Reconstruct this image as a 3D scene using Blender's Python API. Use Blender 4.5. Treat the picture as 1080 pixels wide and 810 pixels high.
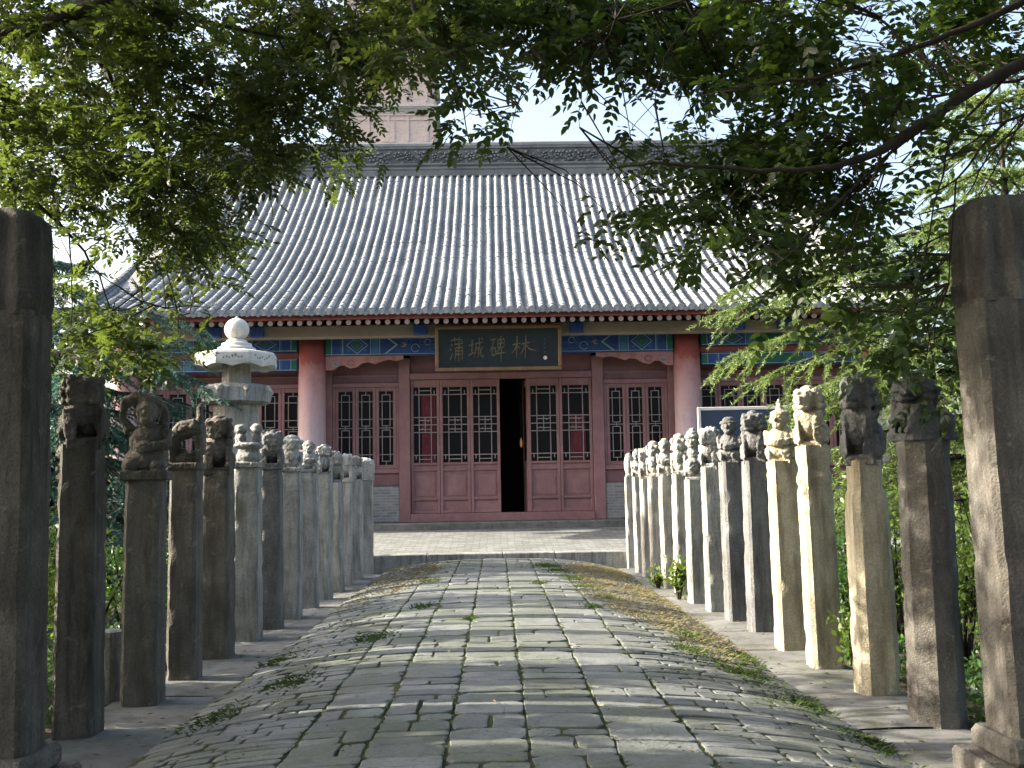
import bpy, bmesh, math, random
import numpy as np
from mathutils import Vector, Matrix, noise

S = bpy.context.scene
C = S.collection
for o in list(bpy.data.objects):
    bpy.data.objects.remove(o)
R = math.radians
PI = math.pi

# ---------------------------------------------------------------- camera
cam_d = bpy.data.cameras.new('camera')
cam = bpy.data.objects.new('camera', cam_d)
C.objects.link(cam)
cam.location = (0, 0, 1.6)
cam.matrix_world = (Matrix.Translation((0, 0, 1.6)) @ Matrix.Rotation(R(-0.928), 4, 'Z')
                    @ Matrix.Rotation(R(90 + 5.644), 4, 'X') @ Matrix.Rotation(R(-1.0), 4, 'Z'))
cam_d.sensor_width = 36
cam_d.lens = 36 * 1100 / 1080
cam_d.clip_start = 0.05
cam_d.clip_end = 3000
S.camera = cam

# ---------------------------------------------------------------- light
SUN_EL, SUN_BACK = 25.0, 4.0          # elevation; degrees the sun stands behind the line of the hall
w = bpy.data.worlds.new("World")
S.world = w
w.use_nodes = True
wn = w.node_tree.nodes
sky = wn.new('ShaderNodeTexSky')
sky.sky_type = 'NISHITA'
sky.sun_disc = False
sky.sun_elevation = R(SUN_EL)
sky.sun_rotation = R(-90 + SUN_BACK)
sky.dust_density = 6.0
sky.air_density = 1.0
pale = wn.new('ShaderNodeHueSaturation')       # thin summer haze: a pale, nearly white sky
pale.inputs['Saturation'].default_value = .9
w.node_tree.links.new(sky.outputs[0], pale.inputs['Color'])
w.node_tree.links.new(pale.outputs[0], wn['Background'].inputs[0])
wn['Background'].inputs[1].default_value = 0.15
sun_d = bpy.data.lights.new('sun', 'SUN')
sun_d.energy = 5.0
sun_d.angle = R(0.53)
sun_d.color = (1.0, 0.90, 0.74)
sun = bpy.data.objects.new('sun', sun_d)
C.objects.link(sun)
e, a = R(SUN_EL), R(SUN_BACK)
SUN_DIR = Vector((-math.cos(e) * math.cos(a), math.cos(e) * math.sin(a), math.sin(e)))
sun.rotation_euler = SUN_DIR.to_track_quat('Z', 'Y').to_euler()
S.view_settings.view_transform = 'Standard'
S.view_settings.look = 'None'
S.view_settings.gamma = 1.0
S.view_settings.exposure = 1.95
S.render.engine = 'CYCLES'
S.cycles.use_denoising = True
S.cycles.max_bounces = 8
S.cycles.transparent_max_bounces = 8

# ---------------------------------------------------------------- helpers
def tag(o, label=None, cat=None, group=None, kind=None):
    if label: o['label'] = label
    if cat: o['category'] = cat
    if group: o['group'] = group
    if kind: o['kind'] = kind
    return o

def empty(name, loc=(0, 0, 0), rz=0, label=None, cat=None, group=None):
    o = bpy.data.objects.new(name, None)
    C.objects.link(o)
    o.empty_display_size = 0.2
    o.location = loc
    o.rotation_euler = (0, 0, rz)
    return tag(o, label, cat, group)

class MB:
    """collects faces and links them as one mesh object"""
    def __init__(self):
        self.v, self.f, self.m = [], [], []
    def add(self, vs, fs, mi=0):
        b = len(self.v)
        self.v.extend([tuple(p) for p in vs])
        self.f.extend([tuple(i + b for i in f) for f in fs])
        self.m.extend([mi] * len(fs))
    def box(self, x0, x1, y0, y1, z0, z1, mi=0, bev=0.0):
        if bev <= 0:
            vs = [(x0,y0,z0),(x1,y0,z0),(x1,y1,z0),(x0,y1,z0),(x0,y0,z1),(x1,y0,z1),(x1,y1,z1),(x0,y1,z1)]
            self.add(vs, [(0,3,2,1),(4,5,6,7),(0,1,5,4),(1,2,6,5),(2,3,7,6),(3,0,4,7)], mi)
            return
        b = min(bev, abs(x1-x0)*.45, abs(y1-y0)*.45, abs(z1-z0)*.45)
        bm = bmesh.new()
        bmesh.ops.create_cube(bm, size=1)
        for q in bm.verts:
            q.co = Vector(((x0+x1)/2 + q.co.x*(x1-x0), (y0+y1)/2 + q.co.y*(y1-y0), (z0+z1)/2 + q.co.z*(z1-z0)))
        bmesh.ops.bevel(bm, geom=list(bm.edges), offset=b, segments=1, affect='EDGES')
        self.bm(bm, mi)
    def bm(self, bm, mi=0, M=None):
        bm.verts.index_update()
        self.add([(M @ q.co) if M else q.co for q in bm.verts], [[q.index for q in f.verts] for f in bm.faces], mi)
        bm.free()
    def prism(self, pts, axis, d0, d1, mi=0):
        """outline pts (a,b) extruded along axis x/y/z from d0 to d1"""
        def P(a, b, d):
            return {'x': (d, a, b), 'y': (a, d, b), 'z': (a, b, d)}[axis]
        n = len(pts)
        vs = [P(a, b, d0) for a, b in pts] + [P(a, b, d1) for a, b in pts]
        fs = [tuple(range(n))[::-1], tuple(range(n, 2*n))]
        fs += [(i, (i+1) % n, n+(i+1) % n, n+i) for i in range(n)]
        self.add(vs, fs, mi)
    def tube(self, pts, radii, seg=6, mi=0, cap=True):
        pts = [Vector(p) for p in pts]
        n = len(pts)
        vs, fs = [], []
        ref = None
        for i, p in enumerate(pts):
            d = (pts[min(i+1, n-1)] - pts[max(i-1, 0)])
            if d.length < 1e-9: d = Vector((0, 0, 1))
            d.normalize()
            if ref is None or abs(ref.dot(d)) > .98:
                ref = Vector((0, 0, 1)) if abs(d.z) < .9 else Vector((1, 0, 0))
            u = d.cross(ref).normalized()
            ref = u.cross(d).normalized()
            r = radii[i] if hasattr(radii, '__len__') else radii
            for k in range(seg):
                t = 2*PI*k/seg
                vs.append(p + (u*math.cos(t) + ref*math.sin(t))*r)
        for i in range(n-1):
            for k in range(seg):
                a, b = i*seg+k, i*seg+(k+1) % seg
                fs.append((a, b, b+seg, a+seg))
        if cap:
            fs.append(tuple(range(seg))[::-1])
            fs.append(tuple(range((n-1)*seg, n*seg)))
        self.add(vs, fs, mi)
    def lathe(self, prof, seg=24, c=(0, 0), mi=0, rot=0.0):
        vs, fs = [], []
        for r, z in prof:
            for k in range(seg):
                t = 2*PI*k/seg + rot
                vs.append((c[0]+r*math.cos(t), c[1]+r*math.sin(t), z))
        n = len(prof)
        for i in range(n-1):
            for k in range(seg):
                a, b = i*seg+k, i*seg+(k+1) % seg
                fs.append((a, b, b+seg, a+seg))
        fs.append(tuple(range(seg))[::-1])
        fs.append(tuple(range((n-1)*seg, n*seg)))
        self.add(vs, fs, mi)
    def build(self, name, mats, parent=None, smooth=False, loc=None):
        me = bpy.data.meshes.new(name)
        me.from_pydata([tuple(p) for p in self.v], [], self.f)
        if not isinstance(mats, (list, tuple)): mats = [mats]
        for m in mats: me.materials.append(m)
        if len(mats) > 1:
            me.polygons.foreach_set('material_index', self.m)
        if smooth:
            me.polygons.foreach_set('use_smooth', [True]*len(me.polygons))
        me.update()
        o = bpy.data.objects.new(name, me)
        C.objects.link(o)
        if loc: o.location = loc
        if parent: o.parent = parent
        return o

def fast_mesh(name, verts, nper, mat, parent=None, smooth=False):
    """verts: (n, nper, 3) array, every row one polygon"""
    n = verts.shape[0]
    me = bpy.data.meshes.new(name)
    me.vertices.add(n*nper)
    me.vertices.foreach_set('co', verts.astype(np.float32).ravel())
    me.loops.add(n*nper)
    me.loops.foreach_set('vertex_index', np.arange(n*nper, dtype=np.int32))
    me.polygons.add(n)
    me.polygons.foreach_set('loop_start', np.arange(0, n*nper, nper, dtype=np.int32))
    me.polygons.foreach_set('loop_total', np.full(n, nper, dtype=np.int32))
    if smooth: me.polygons.foreach_set('use_smooth', [True]*n)
    me.materials.append(mat)
    me.update(calc_edges=True)
    me.validate()
    o = bpy.data.objects.new(name, me)
    C.objects.link(o)
    if parent: o.parent = parent
    return o

# ---------------------------------------------------------------- materials
class NT:
    def __init__(self, name):
        self.mat = bpy.data.materials.new(name)
        self.mat.use_nodes = True
        self.t = self.mat.node_tree
        self.bsdf = self.t.nodes['Principled BSDF']
        self.out = self.t.nodes['Material Output']
    def n(self, typ, **kw):
        q = self.t.nodes.new(typ)
        for k, v in kw.items():
            if k.startswith('i_'): q.inputs[k[2:].replace('_', ' ')].default_value = v
            else: setattr(q, k, v)
        return q
    def l(self, a, b): self.t.links.new(a, b)
    def coord(self, kind='Object', scale=(1, 1, 1), rnd=False):
        tc = self.n('ShaderNodeTexCoord')
        mp = self.n('ShaderNodeMapping')
        mp.inputs['Scale'].default_value = scale
        self.l(tc.outputs[kind], mp.inputs['Vector'])
        if rnd:
            oi = self.n('ShaderNodeObjectInfo')
            ml = self.n('ShaderNodeMath', operation='MULTIPLY')
            ml.inputs[1].default_value = 37.0
            self.l(oi.outputs['Random'], ml.inputs[0])
            cx = self.n('ShaderNodeCombineXYZ')
            self.l(ml.outputs[0], cx.inputs[0]); self.l(ml.outputs[0], cx.inputs[1]); self.l(ml.outputs[0], cx.inputs[2])
            self.l(cx.outputs[0], mp.inputs['Location'])
        return mp.outputs[0]
    def noise(self, vec, scale, detail=4, rough=.6, dist=0):
        q = self.n('ShaderNodeTexNoise')
        q.inputs['Scale'].default_value = scale
        q.inputs['Detail'].default_value = detail
        q.inputs['Roughness'].default_value = rough
        q.inputs['Distortion'].default_value = dist
        self.l(vec, q.inputs['Vector'])
        return q.outputs['Fac']
    def ramp(self, fac, stops, interp='LINEAR'):
        q = self.n('ShaderNodeValToRGB')
        cr = q.color_ramp
        cr.interpolation = interp
        while len(cr.elements) > len(stops): cr.elements.remove(cr.elements[-1])
        while len(cr.elements) < len(stops): cr.elements.new(.5)
        for el, (p, c) in zip(cr.elements, stops):
            el.position = p
            el.color = c if len(c) == 4 else (*c, 1)
        self.l(fac, q.inputs[0])
        return q.outputs[0]
    def mix(self, fac, a, b, mode='MIX'):
        q = self.n('ShaderNodeMix', data_type='RGBA', blend_type=mode)
        for s, v in ((q.inputs[0], fac), (q.inputs[6], a), (q.inputs[7], b)):
            if isinstance(v, (int, float)): s.default_value = v
            elif isinstance(v, tuple): s.default_value = v if len(v) == 4 else (*v, 1)
            else: self.l(v, s)
        return q.outputs[2]
    def bump(self, h, strength=.4, dist=.01, normal=None):
        q = self.n('ShaderNodeBump')
        q.inputs['Strength'].default_value = strength
        q.inputs['Distance'].default_value = dist
        self.l(h, q.inputs['Height'])
        if normal: self.l(normal, q.inputs['Normal'])
        self.l(q.outputs[0], self.bsdf.inputs['Normal'])
        return q.outputs[0]
    def set(self, col=None, rough=None, spec=None):
        for nm, v in (('Base Color', col), ('Roughness', rough), ('Specular IOR Level', spec)):
            if v is None: continue
            if isinstance(v, (int, float)): self.bsdf.inputs[nm].default_value = v
            elif isinstance(v, tuple): self.bsdf.inputs[nm].default_value = (*v, 1)
            else: self.l(v, self.bsdf.inputs[nm])
        return self.mat

def grey_scale(f): return [(0, (f, f, f)), (1, (1, 1, 1))]

def stone_mat(name, lo, hi, stain, stain_amt=.55, lichen=(.36, .33, .24), rnd=True, bump=.5, bscale=1):
    t = NT(name)
    v = t.coord('Object', rnd=rnd)
    n1 = t.noise(v, 3.2, 6, .62)
    base = t.ramp(n1, [(.3, lo), (.7, hi)])
    n2 = t.noise(v, 55*bscale, 3, .7)
    base = t.mix(.55, base, t.ramp(n2, [(.3, (.45, .45, .45)), (.62, (1, 1, 1))]), 'MULTIPLY')
    vs = t.coord('Object', (5, 5, .7), rnd=rnd)
    n3 = t.noise(vs, 2.2, 5, .65, .4)
    base = t.mix(t.ramp(n3, [(.44, (0, 0, 0)), (.66, (min(.85, stain_amt*1.35),)*3)]), base, stain)
    n6 = t.noise(v, 1.1, 4, .6, .3)
    base = t.mix(.55, base, t.ramp(n6, [(.32, (.55, .53, .5)), (.66, (1.12, 1.1, 1.08))]), 'MULTIPLY')
    vo = t.n('ShaderNodeTexVoronoi'); vo.inputs['Scale'].default_value = 75*bscale; t.l(v, vo.inputs['Vector'])
    base = t.mix(.5, base, t.ramp(vo.outputs['Distance'], [(.10, (.45, .44, .42)), (.34, (1, 1, 1))]), 'MULTIPLY')
    n4 = t.noise(v, 9, 5, .7, .5)
    base = t.mix(t.ramp(n4, [(.6, (0, 0, 0)), (.7, (.5, .5, .5))]), base, lichen)
    n5 = t.noise(v, 26*bscale, 6, .7)
    q0 = t.n('ShaderNodeMath', operation='MULTIPLY_ADD')
    t.l(vo.outputs['Distance'], q0.inputs[0]); q0.inputs[1].default_value = .35; t.l(n5, q0.inputs[2])
    q = t.n('ShaderNodeMath', operation='ADD')
    t.l(q0.outputs[0], q.inputs[0]); t.l(n1, q.inputs[1])
    t.bump(q.outputs[0], bump, .03)
    return t.set(base, .9, .25)

M = {}
M['stone_pale'] = stone_mat('pale_weathered_stone', (.36, .35, .325), (.54, .525, .485), (.13, .125, .11))
M['stone_grey'] = stone_mat('grey_stone', (.25, .265, .262), (.42, .43, .42), (.09, .09, .085))
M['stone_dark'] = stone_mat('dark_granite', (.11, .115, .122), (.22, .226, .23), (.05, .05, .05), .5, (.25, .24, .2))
M['stone_sooty'] = stone_mat('sooty_old_sandstone', (.07, .066, .058), (.145, .137, .12), (.03, .027, .024), .6, (.2, .18, .14))  # foreground shade put into the colour: weathered brown stone darkened further
M['stone_cream'] = stone_mat('cream_sandstone', (.38, .345, .26), (.55, .51, .39), (.17, .14, .09))
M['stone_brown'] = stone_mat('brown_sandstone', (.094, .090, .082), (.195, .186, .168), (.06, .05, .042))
M['stone_white'] = stone_mat('white_limestone', (.50, .49, .46), (.70, .69, .66), (.42, .42, .39), .3, (.56, .55, .5))

# paving stones of the ramp
t = NT('worn_paving_stone')
v = t.coord('Object')
g = t.n('ShaderNodeNewGeometry')
base = t.ramp(g.outputs['Random Per Island'], [(0, (.12, .132, .128)), (.35, (.158, .17, .166)), (.7, (.187, .199, .195)), (1, (.235, .247, .243))])
n1 = t.noise(v, 1.1, 5, .65)
base = t.mix(t.ramp(n1, [(.42, (0, 0, 0)), (.64, (.62, .62, .62))]), base, (.085, .105, .052))
n7 = t.noise(v, 4.5, 5, .7, .4)
base = t.mix(t.ramp(n7, [(.52, (0,)*3), (.68, (.6,)*3)]), base, (.075, .08, .072))
n2 = t.noise(v, 38, 4, .7)
base = t.mix(.6, base, t.ramp(n2, [(.3, (.5, .5, .5)), (.65, (1, 1, 1))]), 'MULTIPLY')
wv_ = t.noise(v, 5, 4, .6)
va = t.n('ShaderNodeVectorMath', operation='MULTIPLY_ADD')
t.l(wv_, va.inputs[0]); va.inputs[1].default_value = (.35,)*3; t.l(v, va.inputs[2])
ck = t.n('ShaderNodeTexVoronoi', feature='DISTANCE_TO_EDGE'); ck.inputs['Scale'].default_value = 4.2
t.l(va.outputs[0], ck.inputs['Vector'])
crack = t.ramp(ck.outputs['Distance'], [(.0, (1,)*3), (.022, (0,)*3)])
cm = t.mix(1.0, crack, t.ramp(t.noise(v, 1.9, 3), [(.47, (0,)*3), (.56, (.8,)*3)]), 'MULTIPLY')
base = t.mix(cm, base, (.03, .032, .02))
n3 = t.noise(v, 14, 6, .7)
q = t.n('ShaderNodeMath', operation='ADD'); t.l(n2, q.inputs[0]); t.l(n3, q.inputs[1])
t.bump(q.outputs[0], .6, .012)
M['paver'] = t.set(base, t.ramp(n1, [(.3, (.5,)*3), (.7, (.8,)*3)]), .45)

t = NT('mossy_joint_soil')
v = t.coord('Object')
base = t.ramp(t.noise(v, 1.6, 5, .65), [(.38, (.07, .062, .048)), (.5, (.075, .085, .035)), (.62, (.06, .095, .028))])
base = t.mix(.6, base, t.ramp(t.noise(v, 60, 3, .7), [(.3, (.4,)*3), (.7, (1,)*3)]), 'MULTIPLY')
t.bump(t.noise(v, 45, 4), .8, .02)
M['joint'] = t.set(base, .95, .2)

t = NT('bare_garden_soil')
v = t.coord('Object')
base = t.ramp(t.noise(v, .8, 6, .65), [(.35, (.035, .03, .022)), (.55, (.06, .052, .038)), (.7, (.035, .045, .02))])
t.bump(t.noise(v, 22, 5), .7, .03)
M['soil'] = t.set(base, .95, .2)

t = NT('concrete_strip')
v = t.coord('Object')
base = t.ramp(t.noise(v, 1.4, 6, .6), [(.35, (.115, .118, .115)), (.65, (.185, .188, .185))])
base = t.mix(t.ramp(t.noise(v, 5, 5, .7), [(.5, (0,)*3), (.66, (.75,)*3)]), base, (.065, .066, .05))
base = t.mix(t.ramp(t.noise(v, 1.7, 5, .7, .5), [(.48, (0,)*3), (.62, (.55,)*3)]), base, (.07, .08, .05))
base = t.mix(.3, base, t.ramp(t.noise(v, 90, 2), [(.35, (.5,)*3), (.6, (1,)*3)]), 'MULTIPLY')
t.bump(t.noise(v, 40, 5), .3, .008)
M['concrete'] = t.set(base, .88, .3)

t = NT('terrace_paving')
v = t.coord('Object')
b = t.n('ShaderNodeTexBrick')
b.inputs['Scale'].default_value = 1.0
b.inputs['Brick Width'].default_value = .30
b.inputs['Row Height'].default_value = .15
b.inputs['Mortar Size'].default_value = .012
b.inputs['Color1'].default_value = (.125, .135, .138, 1)
b.inputs['Color2'].default_value = (.215, .225, .228, 1)
b.inputs['Mortar'].default_value = (.09, .10, .07, 1)
wob = t.noise(v, 3, 3)
va = t.n('ShaderNodeVectorMath', operation='MULTIPLY_ADD')
t.l(wob, va.inputs[0]); va.inputs[1].default_value = (.16,)*3; t.l(v, va.inputs[2])
t.l(va.outputs[0], b.inputs['Vector'])
base = t.mix(t.ramp(t.noise(v, 2.2, 5), [(.5, (0,)*3), (.7, (.55,)*3)]), b.outputs['Color'], (.13, .14, .10))
t.bump(b.outputs['Fac'], -.6, .01)
M['terrace'] = t.set(base, .8, .3)

def paint_mat(name, col, worn, amt=.5, rough=.6, scale=4, dust=(.36, .28, .27), grain=(14, 14, 1.2)):
    t = NT(name)
    v = t.coord('Object', rnd=False)
    vs = t.coord('Object', grain)
    n1 = t.noise(v, scale, 6, .65)
    base = t.mix(t.ramp(n1, [(.42, (0,)*3), (.72, (amt,)*3)]), col, worn)
    n2 = t.noise(vs, 2.0, 5, .7)
    base = t.mix(t.ramp(n2, [(.58, (0,)*3), (.74, (.4,)*3)]), base, dust)
    n3 = t.noise(v, .9, 5, .65)
    base = t.mix(.6, base, t.ramp(n3, [(.34, (.68, .68, .70)), (.64, (1.12, 1.1, 1.08))]), 'MULTIPLY')
    t.bump(n2, .15, .004)
    return t.set(base, rough, .35)

M['red'] = paint_mat('dusty_oxide_red_paint', (.235, .118, .120), (.32, .195, .195))
M['red_peeling'] = paint_mat('peeling_red_post', (.225, .112, .115), (.30, .18, .18), .5, dust=(.50, .42, .38), grain=(22, 22, 1.6))
M['red_dark'] = paint_mat('dark_red_paint', (.175, .084, .087), (.24, .135, .136))
M['red_edge'] = paint_mat('worn_red_moulding', (.23, .115, .115), (.32, .2, .19))
M['fascia'] = paint_mat('fascia_red_paint', (.26, .065, .06), (.30, .14, .12))
M['lattice'] = paint_mat('faded_grey_lattice', (.24, .2, .195), (.33, .29, .28), .6)
M['cream'] = paint_mat('cream_board_paint', (.27, .235, .195), (.34, .30, .25), .5, .7, 2)
M['blue'] = paint_mat('ultramarine_paint', (.022, .062, .24), (.05, .11, .28), .5, dust=(.12, .18, .3))
M['teal'] = paint_mat('teal_paint', (.012, .075, .15), (.03, .12, .20), .5, dust=(.1, .2, .22))
M['green'] = paint_mat('malachite_green_paint', (.012, .11, .07), (.04, .17, .12), .5, dust=(.1, .2, .16))
M['light'] = paint_mat('pale_ornament_paint', (.22, .36, .40), (.32, .44, .46), .5, dust=(.2, .3, .33))
M['pink'] = paint_mat('faded_pink_carving', (.38, .17, .17), (.44, .27, .24), .6, scale=9)
M['orange'] = paint_mat('orange_paint', (.42, .17, .06), (.42, .25, .12), .5)
M['gold'] = paint_mat('tarnished_gold', (.115, .095, .055), (.16, .135, .085), .5, .5)
M['frame_gold'] = paint_mat('brown_gilt_frame', (.155, .09, .045), (.21, .135, .075), .6, .5)
M['azure'] = paint_mat('pale_azure_paint', (.05, .16, .34), (.08, .2, .36), .5, dust=(.14, .24, .36))
M['black_board'] = paint_mat('blue_black_lacquer', (.010, .017, .022), (.018, .03, .036), .6, .4, dust=(.03, .045, .05))
M['white'] = paint_mat('chalky_white_paint', (.62, .58, .56), (.5, .44, .42), .5)
M['end_grain'] = paint_mat('dusty_pale_rafter_end', (.35, .29, .285), (.25, .18, .175), .8, scale=9)
M['sign_blue'] = paint_mat('dark_blue_sign_panel', (.025, .04, .075), (.04, .06, .1), .4, .4, dust=(.06, .08, .11))
M['plain_dark'] = paint_mat('dark_interior', (.02, .016, .015), (.03, .025, .022))
M['curtain'] = paint_mat('crimson_curtain', (.085, .010, .018), (.12, .02, .03), .5, .8)
M['soffit'] = paint_mat('shaded_brown_board', (.11, .075, .06), (.15, .11, .09))  # plain dull brown for the wall plate and roof boards

t = NT('faded_column_paint')
v = t.coord('Object')
sp = t.n('ShaderNodeSeparateXYZ'); t.l(t.coord('Generated'), sp.inputs[0])
ad = t.n('ShaderNodeMath', operation='MULTIPLY_ADD')
t.l(t.noise(v, 3, 5), ad.inputs[0]); ad.inputs[1].default_value = .3
t.l(sp.outputs['Z'], ad.inputs[2])
base = t.ramp(ad.outputs[0], [(.55, (.48, .37, .39)), (.85, (.45, .27, .27)), (1.0, (.42, .155, .14)), (1.15, (.38, .10, .09))])
base = t.mix(.25, base, t.ramp(t.noise(v, 14, 5), [(.3, (.6,)*3), (.7, (1,)*3)]), 'MULTIPLY')
base = t.mix(t.ramp(t.noise(t.coord('Object', (7, 7, .6)), 2.2, 5, .7), [(.52, (0,)*3), (.7, (.45,)*3)]), base, (.27, .19, .19))
M['column'] = t.set(base, .6, .3)

def brick_mat(name, c1, c2, mortar, bw=.28, rh=.07, ms=.01, rough=.9):
    t = NT(name)
    v = t.coord('Object')
    # bricks run along x or y and rise along z
    s = t.n('ShaderNodeSeparateXYZ'); t.l(v, s.inputs[0])
    ad = t.n('ShaderNodeMath', operation='ADD'); t.l(s.outputs[0], ad.inputs[0]); t.l(s.outputs[1], ad.inputs[1])
    cx = t.n('ShaderNodeCombineXYZ'); t.l(ad.outputs[0], cx.inputs[0]); t.l(s.outputs[2], cx.inputs[1])
    b = t.n('ShaderNodeTexBrick')
    b.inputs['Scale'].default_value = 1
    b.inputs['Brick Width'].default_value = bw
    b.inputs['Row Height'].default_value = rh
    b.inputs['Mortar Size'].default_value = ms
    b.inputs['Color1'].default_value = (*c1, 1)
    b.inputs['Color2'].default_value = (*c2, 1)
    b.inputs['Mortar'].default_value = (*mortar, 1)
    t.l(cx.outputs[0], b.inputs['Vector'])
    base = t.mix(.5, b.outputs['Color'], t.ramp(t.noise(v, 6, 5, .7), [(.3, (.55,)*3), (.7, (1.1,)*3)]), 'MULTIPLY')
    t.bump(b.outputs['Fac'], -.5, .008)
    return t.set(base, rough, .3)
M['brick'] = brick_mat('grey_brick', (.16, .165, .165), (.25, .255, .25), (.30, .29, .28))
M['pagoda'] = brick_mat('pinkish_tan_brick', (.56, .46, .41), (.64, .53, .48), (.56, .48, .44), .5, .14, .012)
M['pagoda_trim'] = brick_mat('pale_cornice_brick', (.46, .48, .46), (.54, .56, .53), (.48, .48, .46), .5, .12, .01)

def tile_mat(name, lo, hi):
    t = NT(name)
    v = t.coord('Object')
    base = t.ramp(t.noise(v, 1.1, 7, .7), [(.33, lo), (.68, hi)])
    vs = t.coord('Object', (8, 1.2, 1.2))
    base = t.mix(t.ramp(t.noise(vs, 1.6, 5, .7), [(.5, (0,)*3), (.72, (.6,)*3)]), base, (.13, .14, .135))
    base = t.mix(.5, base, t.ramp(t.noise(v, 24, 4, .75), [(.32, (.5,)*3), (.66, (1.05,)*3)]), 'MULTIPLY')
    t.bump(t.noise(v, 30, 4), .35, .01)
    return t.set(base, .85, .2)
M['tile'] = tile_mat('grey_roof_tile', (.195, .212, .228), (.30, .318, .335))
M['pan'] = tile_mat('dark_pan_tile', (.13, .142, .152), (.215, .227, .236))
M['ridge'] = tile_mat('carved_ridge_tile', (.075, .085, .095), (.165, .18, .19))

def leaf_mat(name, stops, trans, tmix=.42, rough=.42):
    t = NT(name)
    g = t.n('ShaderNodeNewGeometry')
    col = t.ramp(g.outputs['Random Per Island'], stops)
    t.set(col, rough, .4)
    tr = t.n('ShaderNodeBsdfTranslucent')
    tcol = t.mix(.6, col, trans)
    t.l(tcol, tr.inputs['Color'])
    mx = t.n('ShaderNodeMixShader')
    mx.inputs[0].default_value = tmix
    t.l(t.bsdf.outputs[0], mx.inputs[1]); t.l(tr.outputs[0], mx.inputs[2])
    t.l(mx.outputs[0], t.out.inputs['Surface'])
    return t.mat
M['leaf_l'] = leaf_mat('small_ash_leaf', [(0, (.014, .030, .008)), (.6, (.025, .047, .011)), (1, (.055, .085, .017))], (.155, .215, .03), .42)
M['leaf_r'] = leaf_mat('broad_ash_leaf', [(0, (.012, .028, .008)), (.6, (.022, .046, .011)), (1, (.05, .085, .017))], (.14, .23, .03), .42)
M['needle_blue'] = leaf_mat('blue_green_needle', [(0, (.03, .085, .07)), (1, (.075, .16, .125))], (.09, .2, .12), .3, .5)
M['needle_green'] = leaf_mat('yellow_green_needle', [(0, (.07, .13, .035)), (1, (.15, .22, .07))], (.26, .32, .09), .35, .5)
M['needle_dry'] = leaf_mat('warm_bright_needle', [(0, (.09, .15, .02)), (1, (.16, .23, .04))], (.30, .38, .05), .4, .5)
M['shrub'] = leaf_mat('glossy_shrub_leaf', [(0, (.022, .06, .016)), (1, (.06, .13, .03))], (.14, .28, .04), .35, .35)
M['shrub_lit'] = leaf_mat('fresh_shrub_leaf', [(0, (.05, .10, .018)), (1, (.11, .17, .03))], (.28, .38, .05), .4, .4)  # sunlight put into the colour: brighter copy of the shrub leaf
M['dry_grass'] = leaf_mat('straw_grass', [(0, (.24, .205, .13)), (.55, (.38, .33, .22)), (.75, (.25, .25, .13)), (1, (.12, .17, .05))], (.42, .36, .2), .4, .7)
M['weed'] = leaf_mat('green_weed', [(0, (.035, .07, .014)), (1, (.08, .13, .028))], (.15, .24, .04), .3, .6)
t = NT('dark_bark')
v = t.coord('Object', (1, 1, .3))
n1 = t.noise(v, 14, 6, .7)
t.bump(n1, .7, .02)
M['bark'] = t.set(t.ramp(n1, [(.3, (.02, .016, .014)), (.7, (.055, .045, .037))]), .9, .2)

# ================================================================ SETTING
def crown(x):                       # camber of the paved ramp
    return 0.225*(1 - abs(x/2.3)**2.9)

def sheet(name, mat, fz, x0, x1, y0, y1, nx, ny, kind='structure'):
    mb = MB()
    vs = [(x0+(x1-x0)*i/nx, y0+(y1-y0)*j/ny, 0) for j in range(ny+1) for i in range(nx+1)]
    vs = [(x, y, fz(x, y)) for x, y, _ in vs]
    fs = [(j*(nx+1)+i, j*(nx+1)+i+1, (j+1)*(nx+1)+i+1, (j+1)*(nx+1)+i) for j in range(ny) for i in range(nx)]
    mb.add(vs, fs)
    o = mb.build(name, mat, smooth=True)
    o['kind'] = kind
    return o

sheet('ground', M['soil'], lambda x, y: -.04 + .0*x, -900, 900, -900, 900, 30, 30)

def bed_z(x, y):
    return crown(x) - .012 + .013*noise.noise(Vector((x*2, y*2, 3.1)))
sheet('path_bed', M['joint'], bed_z, -2.16, 2.42, 2.2, 20.5, 46, 160)

rng = random.Random(11)
mb = MB()
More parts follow.
